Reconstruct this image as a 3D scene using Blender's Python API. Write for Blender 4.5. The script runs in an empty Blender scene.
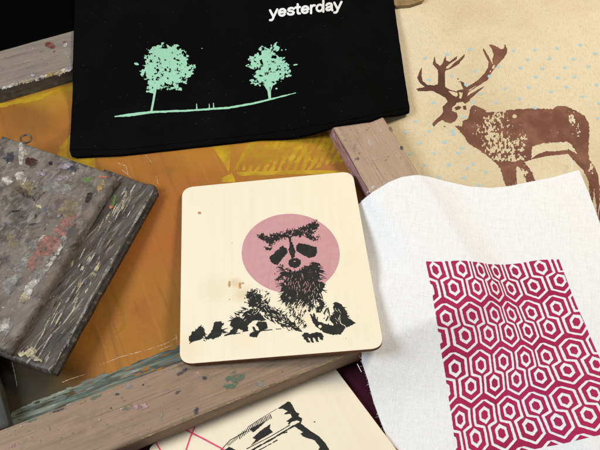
import bpy, math
import numpy as np
from mathutils import Matrix, Vector

sc = bpy.context.scene
COL = sc.collection

# ------------------------------------------------------------------ camera model
F, PITCH, ROLL, H = 820.0, math.radians(32.3), math.radians(2.2), 0.55
_up = np.array([math.sin(ROLL)*math.sin(PITCH), -math.cos(ROLL)*math.sin(PITCH), -math.cos(PITCH)])
BZ = _up/np.linalg.norm(_up)
BY = np.array([0, 0, 1.0]) - BZ*BZ[2]; BY /= np.linalg.norm(BY)
BX = np.cross(BY, BZ)

def ray(P):
    P = np.asarray(P, float)
    d = np.stack([P[..., 0]-300, P[..., 1]-225, np.full(P.shape[:-1], F)], -1)
    w = np.stack([d@BX, d@BY, d@BZ], -1)
    return w/np.linalg.norm(w, axis=-1, keepdims=True)
CAM = np.array([0, 0, H])
def U(P, z=0.0):
    d = ray(P); t = (z-H)/d[..., 2]
    return CAM + d*np.asarray(t)[..., None]
def Uplane(P, n, c):                 # plane n.x = c
    d = ray(P); t = (c - CAM@n)/(d@n)
    return CAM + d*np.asarray(t)[..., None]
def Uh(P, hf):                       # onto a height field z = hf(x, y)
    z = np.full(np.asarray(P).shape[:-1], 0.02)
    for _ in range(14):
        w = U(P, z); z = 0.5*z+0.5*hf(w[..., 0], w[..., 1])
    return U(P, z)

# ------------------------------------------------------------------ noise in numpy
def _hash(ix, iy, s):
    n = (ix.astype(np.int64)*374761393 + iy.astype(np.int64)*668265263 + s*974711) & 0xffffffff
    n = ((n ^ (n >> 13))*1274126177) & 0xffffffff
    n = ((n ^ (n >> 16))*2246822519) & 0xffffffff
    return (((n ^ (n >> 15)) & 0xffffff)/float(0xffffff))
def vn(x, y, s=0):
    x = np.asarray(x, float); y = np.asarray(y, float)
    ix = np.floor(x); iy = np.floor(y); fx = x-ix; fy = y-iy
    fx = fx*fx*(3-2*fx); fy = fy*fy*(3-2*fy)
    a = _hash(ix, iy, s); b = _hash(ix+1, iy, s); c = _hash(ix, iy+1, s); d = _hash(ix+1, iy+1, s)
    return (a*(1-fx)+b*fx)*(1-fy)+(c*(1-fx)+d*fx)*fy
def fbm(x, y, s=0, o=3):
    v = 0; a = .5; t = 0
    for k in range(o):
        v = v+a*vn(x*2**k+17*k, y*2**k-9*k, s+k*7); t += a; a *= .55
    return v/t*2-1

# ------------------------------------------------------------------ fields
def psd(poly, X, Y):                 # signed distance, positive inside
    p = np.asarray(poly, float); n = len(p)
    d2 = np.full(X.shape, 1e18); ins = np.zeros(X.shape, bool)
    for i in range(n):
        a = p[i]; b = p[(i+1) % n]; e = b-a; L = e@e+1e-20
        t = np.clip(((X-a[0])*e[0]+(Y-a[1])*e[1])/L, 0, 1)
        d2 = np.minimum(d2, (X-a[0]-t*e[0])**2+(Y-a[1]-t*e[1])**2)
        if a[1] != b[1]:
            c = ((a[1] > Y) != (b[1] > Y)) & (X < (b[0]-a[0])*(Y-a[1])/(b[1]-a[1])+a[0])
            ins ^= c
    d = np.sqrt(d2); return np.where(ins, d, -d)
def lsd(pts, w, X, Y):               # polyline with widths (half) -> positive inside
    r = np.full(X.shape, -1e9)
    for i in range(len(pts)-1):
        a = np.array(pts[i], float); b = np.array(pts[i+1], float); e = b-a; L = e@e+1e-20
        t = np.clip(((X-a[0])*e[0]+(Y-a[1])*e[1])/L, 0, 1)
        ww = w if np.isscalar(w) else w[i]+(w[i+1]-w[i])*t
        r = np.maximum(r, ww-np.sqrt((X-a[0]-t*e[0])**2+(Y-a[1]-t*e[1])**2))
    return r
def esd(cx, cy, rx, ry, ang, X, Y):
    c, s = math.cos(math.radians(ang)), math.sin(math.radians(ang))
    x = (X-cx)*c+(Y-cy)*s; y = -(X-cx)*s+(Y-cy)*c
    return (1-np.sqrt((x/rx)**2+(y/ry)**2))*min(rx, ry)
def Z(pts, ox, oy, k):               # coordinates read in an enlargement -> photo coordinates
    return [(ox+x/k, oy+y/k) for x, y in pts]
def grid(x0, y0, x1, y1, s):
    nx = int((x1-x0)/s)+2; ny = int((y1-y0)/s)+2
    return np.meshgrid(x0+np.arange(nx)*s, y0+np.arange(ny)*s)

def contour(Fv, X, Y):
    """marching squares over F>0; returns 2-D vertices and faces"""
    ny, nx = Fv.shape; ins = Fv > 0
    vid = -np.ones(Fv.shape, int); idx = np.nonzero(ins)
    c4 = (ins[:-1, :-1].astype(int)+ins[:-1, 1:]+ins[1:, 1:]+ins[1:, :-1])
    vid[idx] = np.arange(len(idx[0])); V = list(zip(X[idx].tolist(), Y[idx].tolist()))
    full = np.nonzero(c4 == 4)
    Fc = np.stack([vid[full[0], full[1]], vid[full[0], full[1]+1], vid[full[0]+1, full[1]+1], vid[full[0]+1, full[1]]], 1).tolist()
    edge = {}
    part = np.nonzero((c4 > 0) & (c4 < 4))
    for j, i in zip(part[0].tolist(), part[1].tolist()):
        cs = [(j, i), (j, i+1), (j+1, i+1), (j+1, i)]; f = []
        for k in range(4):
            a = cs[k]; b = cs[(k+1) % 4]
            if ins[a]: f.append(int(vid[a]))
            if ins[a] != ins[b]:
                key = (a, b) if a < b else (b, a)
                if key not in edge:
                    fa, fb = Fv[key[0]], Fv[key[1]]; t = fa/(fa-fb); t = min(max(t, .04), .96)
                    edge[key] = len(V)
                    V.append((X[key[0]]*(1-t)+X[key[1]]*t, Y[key[0]]*(1-t)+Y[key[1]]*t))
                f.append(edge[key])
        if len(f) > 2: Fc.append(f)
    return np.array(V).reshape(-1, 2), Fc

# ------------------------------------------------------------------ objects
def tag(o, label=None, cat=None, group=None, kind=None):
    for k, v in (('label', label), ('category', cat), ('group', group), ('kind', kind)):
        if v: o[k] = v
    return o
def empty(name, loc, label, cat):
    o = bpy.data.objects.new(name, None); COL.objects.link(o); o.location = loc
    o.empty_display_size = .02
    return tag(o, label, cat)
def rootpos(o):
    p = np.zeros(3)
    while o is not None:
        p += np.array(o.location); o = o.parent
    return p
def mesh(name, V, Fc, mat, parent=None, smooth=True, mats=None, midx=None):
    V = np.asarray(V, float)
    if parent is not None: V = V-rootpos(parent)
    me = bpy.data.meshes.new(name); me.from_pydata(V.tolist(), [], Fc)
    for m in (mats or [mat]): me.materials.append(m)
    if midx is not None: me.polygons.foreach_set('material_index', midx)
    me.polygons.foreach_set('use_smooth', [smooth]*len(me.polygons)) if isinstance(smooth, bool) else me.polygons.foreach_set('use_smooth', smooth)
    me.update()
    o = bpy.data.objects.new(name, me); COL.objects.link(o)
    if parent is not None: o.parent = parent
    return o
def up(V, Fc):                        # make the faces look up
    if not Fc: return Fc
    s = 0
    for f in Fc[:200]:
        a, b, c = V[f[0]], V[f[1]], V[f[2]]; s += np.cross(b-a, c-a)[2]
    return [f[::-1] for f in Fc] if s < 0 else Fc
def sheet(name, V, Fc, thick, mat, parent=None, n=(0, 0, 1)):
    """a sheet with real thickness: top, bottom and separate flat rim"""
    V = np.asarray(V); Fc = up(V, Fc); n = np.array(n)
    N = len(V); cnt = {}
    for f in Fc:
        for a, b in zip(f, f[1:]+f[:1]): cnt[(a, b)] = 1
    rim = [(a, b) for (a, b) in cnt if (b, a) not in cnt]
    Vb = V-n*thick; VV = [V, Vb]; FF = list(Fc)+[[i+N for i in f[::-1]] for f in Fc]
    sm = [True]*len(FF); k = 2*N; remap = {}; extra = []
    for a, b in rim:
        for q in (a, b):
            if q not in remap:
                remap[q] = k; k += 2; extra += [V[q], Vb[q]]
        FF.append([remap[b], remap[a], remap[a]+1, remap[b]+1]); sm.append(False)
    if extra: VV.append(np.array(extra))
    return mesh(name, np.concatenate(VV), FF, mat, parent, smooth=sm)
def bevel(o, w, seg=3):
    m = o.modifiers.new('bevel', 'BEVEL'); m.width = w; m.segments = seg; m.limit_method = 'ANGLE'; m.angle_limit = .6
    return o
def ink(name, Fv, X, Y, to3, mat, parent):
    """a thin printed layer: field in enlargement coordinates laid on the real surface"""
    v, f = contour(Fv, X, Y)
    V = to3(v); f = up(V, f)
    return mesh(name, V, f, mat, parent, smooth=True)

# ------------------------------------------------------------------ materials
def srgb(r, g, b):
    f = lambda c: (c/255/12.92) if c <= 10 else ((c/255+.055)/1.055)**2.4
    return (f(r), f(g), f(b), 1)
def M(name, base, rough=.8, layers=(), bumps=(), rot=0, spec=.3, metal=0, coat=0, sheen=0, weave=None, spots=(), alpha=None):
    """layers: (colour, (sx,sy,sz), detail, lo, hi, amount[, distortion])   bumps: ((sx,sy,sz), strength, distance)"""
    m = bpy.data.materials.new(name); m.use_nodes = True; nt = m.node_tree; N = nt.nodes; L = nt.links
    bs = N['Principled BSDF']; bs.inputs['Roughness'].default_value = rough
    bs.inputs['Specular IOR Level'].default_value = spec; bs.inputs['Metallic'].default_value = metal
    bs.inputs['Coat Weight'].default_value = coat; bs.inputs['Sheen Weight'].default_value = sheen
    tc = N.new('ShaderNodeTexCoord'); mr = N.new('ShaderNodeMapping'); mr.inputs['Rotation'].default_value[2] = -rot
    gp = N.new('ShaderNodeNewGeometry'); src0 = gp.outputs['Position']; L.new(tc.outputs['Object'], mr.inputs['Vector']); src = mr.outputs['Vector']
    cur = None; k = 0
    def noise(sc3, detail, dist=0):
        nonlocal k; k += 1
        mp = N.new('ShaderNodeMapping'); mp.inputs['Scale'].default_value = sc3; mp.inputs['Location'].default_value = (k*3.7, k*1.3, k*.7)
        L.new(src, mp.inputs['Vector']); t = N.new('ShaderNodeTexNoise'); t.inputs['Scale'].default_value = 1
        t.inputs['Detail'].default_value = detail; t.inputs['Distortion'].default_value = dist
        t.inputs['Roughness'].default_value = .6
        L.new(mp.outputs['Vector'], t.inputs['Vector']); return t.outputs['Fac']
    rgb = N.new('ShaderNodeRGB'); rgb.outputs[0].default_value = base; cur = rgb.outputs[0]
    for ly in layers:
        col, s3, det, lo, hi, amt = ly[:6]
        nz = noise(s3, det, ly[6] if len(ly) > 6 else 0)
        r = N.new('ShaderNodeMapRange'); r.inputs['From Min'].default_value = lo; r.inputs['From Max'].default_value = hi; r.inputs['To Max'].default_value = amt
        r.interpolation_type = 'SMOOTHSTEP'
        L.new(nz, r.inputs['Value']); mx = N.new('ShaderNodeMix'); mx.data_type = 'RGBA'
        L.new(r.outputs['Result'], mx.inputs['Factor']); L.new(cur, mx.inputs['A']); mx.inputs['B'].default_value = col; cur = mx.outputs['Result']
    for cen, rad, col, amt, dist in spots:            # broad stains, and some painted shade, with a noisy soft outline
        ds = N.new('ShaderNodeVectorMath'); ds.operation = 'DISTANCE'
        nn = N.new('ShaderNodeTexNoise'); nn.inputs['Scale'].default_value = 28; nn.inputs['Detail'].default_value = 5; L.new(src0, nn.inputs['Vector'])
        sc_ = N.new('ShaderNodeVectorMath'); sc_.operation = 'MULTIPLY_ADD'; L.new(nn.outputs['Color'], sc_.inputs[0]); sc_.inputs[1].default_value = (dist, dist, 0); L.new(src0, sc_.inputs[2])
        L.new(sc_.outputs[0], ds.inputs[0]); ds.inputs[1].default_value = (cen[0]+dist*.5, cen[1]+dist*.5, cen[2])
        r = N.new('ShaderNodeMapRange'); r.inputs['From Min'].default_value = rad; r.inputs['From Max'].default_value = rad*.15; r.inputs['To Max'].default_value = amt; r.interpolation_type = 'SMOOTHSTEP'
        L.new(ds.outputs['Value'], r.inputs['Value']); mx = N.new('ShaderNodeMix'); mx.data_type = 'RGBA'
        L.new(r.outputs['Result'], mx.inputs['Factor']); L.new(cur, mx.inputs['A']); mx.inputs['B'].default_value = col; cur = mx.outputs['Result']
    if alpha:                                         # worn thin: (scale, lo, hi, min, max)
        r = N.new('ShaderNodeMapRange'); r.inputs['From Min'].default_value = alpha[1]; r.inputs['From Max'].default_value = alpha[2]; r.inputs['To Min'].default_value = alpha[3]; r.inputs['To Max'].default_value = alpha[4]
        L.new(noise((alpha[0],)*3, 8), r.inputs['Value']); L.new(r.outputs['Result'], bs.inputs['Alpha'])
    L.new(cur, bs.inputs['Base Color'])
    nrm = None
    for s3, st, dist in bumps:
        b = N.new('ShaderNodeBump'); b.inputs['Strength'].default_value = st; b.inputs['Distance'].default_value = dist
        L.new(noise(s3, 4), b.inputs['Height'])
        if nrm: L.new(nrm, b.inputs['Normal'])
        nrm = b.outputs['Normal']
    if weave:
        per, st, dist = weave
        hs = []
        for ax in ('X', 'Y'):
            w = N.new('ShaderNodeTexWave'); w.bands_direction = ax; w.inputs['Scale'].default_value = 2*math.pi/per/20*1.0
            w.inputs['Distortion'].default_value = 1.2; w.inputs['Detail'].default_value = 1; w.inputs['Detail Scale'].default_value = .3
            L.new(src, w.inputs['Vector']); hs.append(w.outputs['Fac'])
        ad = N.new('ShaderNodeMath'); ad.operation = 'ADD'; L.new(hs[0], ad.inputs[0]); L.new(hs[1], ad.inputs[1])
        b = N.new('ShaderNodeBump'); b.inputs['Strength'].default_value = st; b.inputs['Distance'].default_value = dist
        L.new(ad.outputs[0], b.inputs['Height'])
        if nrm: L.new(nrm, b.inputs['Normal'])
        nrm = b.outputs['Normal']
    if nrm: L.new(nrm, bs.inputs['Normal'])
    return m

RHO = math.radians(25.3)             # direction of the frame on the table
mt = {}
mt['maroon'] = M('maroon', (.045, .004, .014, 1), .9, [((.07, .004, .02, 1), (30, 30, 30), 3, .5, .8, .7)], [((900, 900, 900), .5, .0004)])
mt['darkcloth'] = M('dark_cloth', (.0012, .0012, .0013, 1), 1, [], [((700, 700, 700), .3, .0004)], spec=.02)
mt['bag'] = M('black_cotton', (.0026, .0026, .0027, 1), 1, [((.0045, .0045, .0048, 1), (25, 25, 25), 4, .45, .75, .8), ((.007, .007, .008, 1), (1500, 1500, 1500), 2, .5, .8, .5), ((.06, .06, .06, 1), (600, 600, 600), 0, .85, .87, .6), ((.012, .012, .012, 1), (300, 2500, 300), 3, .6, .75, .6)],
              [((1600, 1600, 1600), .35, .0003), ((40, 40, 40), .3, .002)], spec=.04, rot=math.radians(6), weave=(.0007, .3, .0002))
mt['mint'] = M('mint_ink', srgb(160, 212, 182), .8, [(srgb(134, 190, 162), (400, 400, 400), 3, .45, .75, .6)], [((1600, 1600, 1600), .4, .0002)], spec=.1)
mt['whiteink'] = M('white_ink', srgb(232, 235, 238), .8, [(srgb(190, 196, 200), (500, 500, 500), 2, .5, .8, .4)], [((1500, 1500, 1500), .3, .0002)], spec=.1)
mt['canvas'] = M('natural_canvas', srgb(229, 215, 184), .95, [(srgb(200, 178, 132), (10, 10, 10), 3, .35, .75, .6), (srgb(234, 220, 190), (250, 1500, 300), 3, .45, .72, .6), (srgb(190, 168, 126), (1400, 220, 300), 3, .5, .72, .5), (srgb(160, 134, 98), (900, 900, 900), 0, .80, .83, .45)],
                 [((900, 900, 900), .15, .0002), ((50, 50, 50), .3, .002)], rot=math.radians(8), weave=(.0010, .6, .0003))
mt['strap'] = M('canvas_strap', srgb(150, 124, 88), .95, [(srgb(110, 88, 60), (200, 200, 200), 3, .4, .7, .6)], [((900, 900, 900), .4, .0004)])
BSP = [(U(np.array((440., 90.)), .007), .05, srgb(88, 58, 48), .9, .02)]
mt['brown'] = M('brown_ink', srgb(113, 75, 61), .85, [(srgb(140, 98, 80), (60, 60, 60), 6, .42, .68, .8), (srgb(170, 130, 100), (1300, 1300, 1300), 1, .64, .74, .5)], [((900, 900, 900), .3, .0002)], spec=.15, spots=BSP)
mt['blue'] = M('blue_ink', srgb(168, 198, 206), .85, [(srgb(190, 206, 200), (900, 900, 900), 2, .5, .7, .5)], [], spec=.15)
mt['linen'] = M('white_linen', srgb(240, 241, 243), .95,
                [(srgb(212, 213, 216), (1500, 110, 300), 3, .48, .70, .42), (srgb(214, 214, 214), (110, 1500, 300), 3, .48, .70, .34), (srgb(200, 200, 202), (2400, 2400, 900), 2, .52, .8, .5), (srgb(248, 248, 248), (2200, 2200, 900), 1, .5, .75, .6)],
                [((1500, 110, 200), .35, .0004), ((110, 1500, 200), .35, .0004), ((45, 45, 45), .25, .003)], rot=math.radians(-9), sheen=.1, spec=.15, weave=(.0008, .35, .0002))
mt['magenta'] = M('magenta_ink', srgb(170, 38, 86), .85, [(srgb(184, 52, 102), (700, 700, 700), 3, .45, .75, .6), (srgb(142, 26, 66), (30, 30, 30), 3, .4, .7, .5)],
                  [((1500, 200, 200), .3, .0003), ((200, 1500, 200), .3, .0003)], rot=math.radians(-9), spec=.2)
PSP = []
for p_, r_, c_, a_ in (((243, 296), .011, srgb(214, 190, 146), .6), ((236, 285), .006, srgb(204, 170, 120), .6), ((215, 290), .02, srgb(226, 218, 186), .6), ((352, 262), .012, srgb(232, 222, 190), .6), ((300, 318), .02, srgb(232, 212, 174), .5), ((246, 345), .018, srgb(234, 218, 184), .5), ((188, 350), .02, srgb(230, 210, 172), .5)):
    PSP.append((U(np.array(p_, float), .02), r_, c_, a_, .012))
def wood(name, base, dark, light, rot, g=1.0, sp=()):
    return M(name, base, .62, [(dark, (9, 260, 60), 5, .42, .72, .5*g), (light, (22, 900, 60), 4, .5, .8, .5*g), (dark, (30, 30, 30), 3, .5, .8, .25*g)],
             [((20, 900, 60), .12, .0003)], rot=rot, spec=.3, spots=sp)
mt['ply'] = wood('pale_plywood', srgb(240, 229, 204), srgb(226, 206, 170), srgb(246, 238, 218), math.radians(95), .32, PSP)
mt['board'] = wood('pale_board', srgb(240, 228, 204), srgb(228, 208, 176), srgb(244, 234, 214), math.radians(118), .4)
mt['burnt'] = M('burnt_edge', srgb(120, 78, 46), .8, [(srgb(84, 52, 32), (200, 200, 200), 3, .4, .7, .7)], [])
mt['blackink'] = M('black_ink', srgb(34, 34, 32), .7, [(srgb(52, 50, 46), (300, 300, 300), 3, .45, .75, .7)], [], spec=.3)
mt['pinkink'] = M('dusty_pink_ink', srgb(200, 148, 152), .75, [(srgb(208, 160, 158), (200, 200, 200), 3, .4, .7, .6), (srgb(194, 142, 142), (12, 500, 60), 4, .5, .75, .4)], [], rot=math.radians(86), spec=.25)
mt['pinkline'] = M('pink_line_ink', srgb(226, 66, 112), .7, [(srgb(236, 110, 140), (600, 600, 600), 2, .5, .8, .5)], [])
mt['stain'] = M('tan_stain', srgb(186, 140, 92), .8, [(srgb(214, 178, 130), (500, 500, 500), 3, .4, .7, .8)], [])
def rail(name, a, b, c, rot):
    return M(name, a, .6, [(b, (18, 150, 60), 6, .40, .70, .7, .4), (c, (40, 60, 40), 6, .52, .72, .6, .6), (srgb(96, 84, 74), (260, 260, 200), 5, .62, .72, .55), (srgb(205, 196, 186), (380, 380, 200), 4, .69, .75, .55), (b, (10, 900, 100), 3, .5, .70, .55), (srgb(74, 64, 54), (14, 420, 100), 6, .60, .68, .55, .3), (srgb(84, 92, 84), (34, 60, 40), 7, .60, .70, .45, .6), (srgb(60, 52, 46), (600, 600, 400), 2, .70, .74, .7)],
             [((10, 500, 100), .45, .0008), ((300, 300, 300), .3, .0005), ((60, 60, 60), .3, .001)], rot=rot, spec=.35)
mt['railn'] = rail('brown_rail_wood', srgb(150, 126, 105), srgb(124, 104, 86), srgb(164, 134, 116), RHO)
mt['railr'] = rail('pinkish_rail_wood', srgb(176, 150, 128), srgb(154, 128, 106), srgb(188, 158, 144), RHO+math.pi/2)
mt['railf'] = rail('grey_rail_wood', srgb(140, 127, 114), srgb(112, 104, 98), srgb(150, 134, 120), RHO)
mt['raill'] = rail('dark_rail_wood', srgb(66, 66, 62), srgb(44, 46, 46), srgb(90, 84, 76), RHO+math.pi/2)
FRC = np.zeros(3)
MS = []
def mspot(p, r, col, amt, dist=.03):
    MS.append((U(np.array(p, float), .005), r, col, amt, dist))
mspot((25, 392), .062, srgb(44, 38, 24), .95); mspot((-10, 380), .08, srgb(50, 42, 26), .8); mspot((60, 398), .03, srgb(70, 66, 44), .6)  # dark corner: ink residue, with squeegee and left rail shade painted into the colour
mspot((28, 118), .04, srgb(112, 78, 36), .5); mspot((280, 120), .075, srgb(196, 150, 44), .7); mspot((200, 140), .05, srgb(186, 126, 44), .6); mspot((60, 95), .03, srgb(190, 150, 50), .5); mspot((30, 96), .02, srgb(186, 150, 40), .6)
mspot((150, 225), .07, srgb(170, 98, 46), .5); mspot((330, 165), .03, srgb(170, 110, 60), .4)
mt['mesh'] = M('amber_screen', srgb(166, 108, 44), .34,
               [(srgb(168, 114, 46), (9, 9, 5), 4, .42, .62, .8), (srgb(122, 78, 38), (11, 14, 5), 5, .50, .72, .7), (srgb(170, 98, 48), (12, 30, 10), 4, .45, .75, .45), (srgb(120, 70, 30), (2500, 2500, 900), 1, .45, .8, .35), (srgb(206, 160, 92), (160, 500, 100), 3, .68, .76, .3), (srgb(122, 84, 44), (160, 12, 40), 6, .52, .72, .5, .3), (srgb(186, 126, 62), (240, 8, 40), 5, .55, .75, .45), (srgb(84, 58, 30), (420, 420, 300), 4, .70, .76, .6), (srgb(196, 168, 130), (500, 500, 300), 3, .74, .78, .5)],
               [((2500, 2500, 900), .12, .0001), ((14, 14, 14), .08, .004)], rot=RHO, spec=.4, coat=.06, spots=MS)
mt['faint'] = M('faint_stencil', srgb(178, 128, 36), .45, rot=RHO, spec=.4, alpha=(60, .35, .65, .05, .5))
mt['yellow'] = M('yellow_stencil', srgb(208, 172, 40), .42, [(srgb(188, 138, 40), (60, 140, 60), 4, .4, .7, .7)], [((2500, 2500, 900), .12, .0001)], rot=RHO, spec=.4, coat=.06, alpha=(50, .30, .62, .15, .85))
mt['amber2'] = M('brown_stencil', srgb(150, 92, 34), .45, [(srgb(130, 78, 34), (40, 40, 40), 4, .4, .7, .7)], [], rot=RHO, spec=.45)
mt['tape'] = M('green_grey_paint_residue', srgb(120, 126, 112), .55,
               [(srgb(66, 70, 66), (25, 300, 60), 5, .42, .6, .9, .8), (srgb(94, 128, 110), (60, 200, 60), 4, .5, .66, .7), (srgb(176, 164, 150), (40, 500, 100), 4, .58, .68, .7, .5), (srgb(120, 84, 70), (50, 150, 60), 4, .6, .72, .8)],
               [((40, 500, 100), .7, .001)], rot=RHO, spec=.35)
mt['scratch'] = M('pale_scratch', srgb(205, 176, 140), .6)

mt['coatgrey'] = M('grey_ink_coat', srgb(96, 100, 98), .5, [(srgb(70, 72, 70), (60, 60, 200), 5, .42, .62, .8), (srgb(140, 136, 128), (200, 200, 200), 5, .56, .7, .7)], [((300, 300, 300), .4, .0006)])
mt['coatpink'] = M('pink_ink_coat', srgb(178, 140, 138), .4, [(srgb(138, 96, 96), (60, 60, 200), 5, .42, .62, .8), (srgb(214, 190, 190), (200, 200, 200), 5, .56, .7, .7)], [((300, 300, 300), .4, .0006)])
# squeegee woods: long paint streaks
SQ = math.radians(60)
mt['sq_top'] = M('paint_stained_wood', srgb(118, 108, 98), .55,
                 [(srgb(74, 68, 64), (50, 75, 60), 8, .42, .62, .9, .5), (srgb(140, 132, 124), (110, 190, 90), 8, .50, .66, .7, .4), (srgb(96, 74, 70), (35, 35, 35), 5, .55, .7, .6), (srgb(70, 76, 92), (70, 90, 70), 5, .6, .68, .7, .8), (srgb(190, 186, 180), (50, 160, 90), 9, .58, .74, .4, .9), (srgb(168, 160, 152), (240, 600, 200), 5, .58, .70, .5), (srgb(48, 44, 42), (70, 220, 120), 8, .60, .68, .8, .5), (srgb(92, 84, 66), (90, 90, 90), 4, .62, .72, .6)],
                 [((90, 200, 90), .6, .0012), ((500, 500, 500), .4, .0006)], rot=SQ, spec=.5)
mt['sq_low'] = M('paint_streaked_wood', srgb(92, 85, 78), .55,
                 [(srgb(58, 53, 50), (12, 110, 60), 6, .40, .62, .9, .4), (srgb(112, 104, 98), (40, 380, 80), 8, .50, .66, .6, .4), (srgb(184, 176, 156), (40, 420, 90), 9, .58, .67, .8, .6), (srgb(40, 36, 34), (30, 500, 90), 8, .58, .68, .7, .4), (srgb(82, 56, 50), (22, 120, 60), 5, .58, .7, .7), (srgb(74, 82, 84), (22, 160, 60), 5, .6, .7, .6), (srgb(200, 194, 176), (160, 600, 90), 5, .66, .71, .85, .6)],
                 [((30, 400, 90), .8, .0014), ((500, 700, 500), .5, .0006)], rot=SQ, spec=.45)
mt['rubber'] = M('worn_blade', srgb(56, 46, 38), .6, [(srgb(120, 104, 84), (300, 300, 300), 4, .5, .68, .8), (srgb(34, 30, 28), (120, 120, 120), 4, .45, .6, .8)], [((500, 500, 500), .8, .001)])
mt['metal'] = M('dull_steel', srgb(120, 108, 98), .45, [(srgb(80, 66, 52), (300, 300, 300), 4, .45, .7, .7)], [], metal=.8)
PC = {}
def paint(name, r, g, b):
    PC[name] = M('paint_'+name, srgb(r, g, b), .55, [(srgb(int(r*.78), int(g*.78), int(b*.78)), (320, 320, 320), 6, .42, .66, .85), (srgb(104, 96, 88), (700, 700, 700), 5, .5, .7, .5)], [((600, 600, 600), .25, .0003)], spec=.35, alpha=(170, .34, .60, .0, .92))
paint('white', 214, 208, 196); paint('grey', 160, 158, 154); paint('pink', 176, 122, 112); paint('lime', 110, 168, 62)
paint('orange', 206, 120, 92); paint('black', 30, 29, 30); paint('navy', 58, 62, 76); paint('green', 92, 122, 100)
paint('red', 134, 48, 40); paint('cream', 214, 200, 160); paint('lav', 176, 164, 176); paint('tan', 148, 132, 104); paint('maroon', 70, 30, 34)
paint('edge', 176, 150, 96); paint('rosy', 190, 150, 150)

# ------------------------------------------------------------------ frame geometry
e1 = np.array([math.cos(RHO), math.sin(RHO), 0]); e2 = np.array([-math.sin(RHO), math.cos(RHO), 0])
# height of the rails from the near side face: top line over bottom line
FB = .0046                          # underside of the frame (it lies on the pale board)
def perp(p, z): return U(np.array(p, float), z)@e2
best = min(((abs(perp((260, 391), h)-perp((260, 400), FB)), h) for h in np.arange(.008, .05, .0005)))
HF = max(.018, min(.034, best[1]))
a_lo = np.mean([perp(p, HF) for p in [(120, 448), (345, 357)]])     # near rail, outer
a_li = np.mean([perp(p, HF) for p in [(15, 424), (187, 359)]])      # near rail, inner
a_fi = np.mean([perp(p, HF) for p in [(0, 89), (72, 67)]])
a_fo = np.mean([perp(p, HF) for p in [(0, 50), (72, 31)]])
q = lambda p: U(np.array(p, float), HF)@e1
b_ri = np.mean([q((331.7, 126.4)), q((370.2, 190.6))]); b_ro = np.mean([q((385.4, 119.3)), q((418.1, 173))])
b_li = q((9, 425)); b_lo = b_li-(b_ro-b_ri)
print('HF', HF, best, 'widths', a_li-a_lo, a_fo-a_fi, b_ro-b_ri, 'inner', b_ri-b_li, a_fi-a_li)
ZM = FB+.0006                        # top of the screen mesh

def W(a, b, z=0): return b*e1+a*e2+np.array([0, 0, z])   # frame coordinates (b along, a across)

def rrect(w, h, rs, n=5):            # rounded rectangle profile, origin lower left; rs per corner (bl, br, tr, tl)
    P = []
    for (cx, cy, r, a0) in ((rs[0], rs[0], rs[0], 180), (w-rs[1], rs[1], rs[1], 270), (w-rs[2], h-rs[2], rs[2], 0), (rs[3], h-rs[3], rs[3], 90)):
        for k in range(n+1):
            t = math.radians(a0+90*k/n); P.append((cx+r*math.cos(t), cy+r*math.sin(t)))
    return P
def dens(P, s):
    out = []
    for i in range(len(P)):
        a = np.array(P[i]); b = np.array(P[(i+1) % len(P)]); n = max(1, int(np.linalg.norm(b-a)/s))
        for k in range(n): out.append(tuple(a+(b-a)*k/n))
    return out
def sweep(name, prof, O, ax, ay, az, length, mat, parent, amp=.0003, step=.003, seed=1, capbev=.001):
    prof = dens(prof, .003); P = np.array(prof); c = P.mean(0)
    ns = max(2, int(length/step)); xs = np.linspace(0, length, ns+1)
    xs = np.concatenate([[0, capbev*.4], xs[1:-1], [length-capbev*.4, length]])
    V = []; m = len(P)
    for i, x in enumerate(xs):
        s = 1.0
        Q = P.copy()
        if i in (0, len(xs)-1):
            d = Q-c; Q = c+d*(1-capbev/np.abs(d).max(0))
        nz = fbm(x*60+np.cos(np.arange(m)/m*6.28)*3+9, np.sin(np.arange(m)/m*6.28)*3+x*35, seed, 3)*amp
        nz2 = fbm(np.full(m, x*400), np.arange(m)*.9, seed+5, 2)*amp*.5
        d = Q-c; d = d/np.linalg.norm(d, axis=1, keepdims=True); Q = Q+d*(nz+nz2)[:, None]
        for p in Q: V.append(O+ax*x+ay*p[0]+az*p[1])
    Fc = []
    for i in range(len(xs)-1):
        for k in range(m):
            a = i*m+k; b = i*m+(k+1) % m; Fc.append([a, b, b+m, a+m])
    Fc.append(list(range(m))[::-1]); Fc.append([(len(xs)-1)*m+k for k in range(m)])
    vol = np.dot(np.cross(ay, az), ax)
    if vol < 0: Fc = [f[::-1] for f in Fc]
    return mesh(name, V, Fc, mat, parent, smooth=True)

def splats(name, items, to3, parent, seed=0, step=.35, clip=None):
    """paint marks: (x, y, rx, ry, angle, colour[, raggedness])"""
    VV = []; FF = []; mi = []; mats = []; n = 0
    for j, it in enumerate(items):
        x, y, rx, ry, ang, col = it[:6]; rg = it[6] if len(it) > 6 else .6
        R = max(rx, ry)*1.5+1; X, Y = grid(x-R, y-R, x+R, y+R, min(step, max(.15, min(rx, ry)/5)))
        s = 1.3/max(.6, min(rx, ry))
        f = esd(x, y, rx, ry, ang, X, Y)+rg*min(rx, ry)*fbm(X*s+j*7, Y*s+j*3, seed+j, 4)
        if clip is not None: f = np.minimum(f, psd(clip, X, Y))
        v, fc = contour(f, X, Y)
        if not fc: continue
        P = to3(v)+np.array([0, 0, .00001*(j % 7)]); fc = up(P, fc)
        if PC[col] not in mats: mats.append(PC[col])
        mi += [mats.index(PC[col])]*len(fc)
        FF += [[i+n for i in g] for g in fc]; VV.append(P); n += len(v)
    return mesh(name, np.concatenate(VV), FF, None, parent, True, mats, mi)

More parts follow.
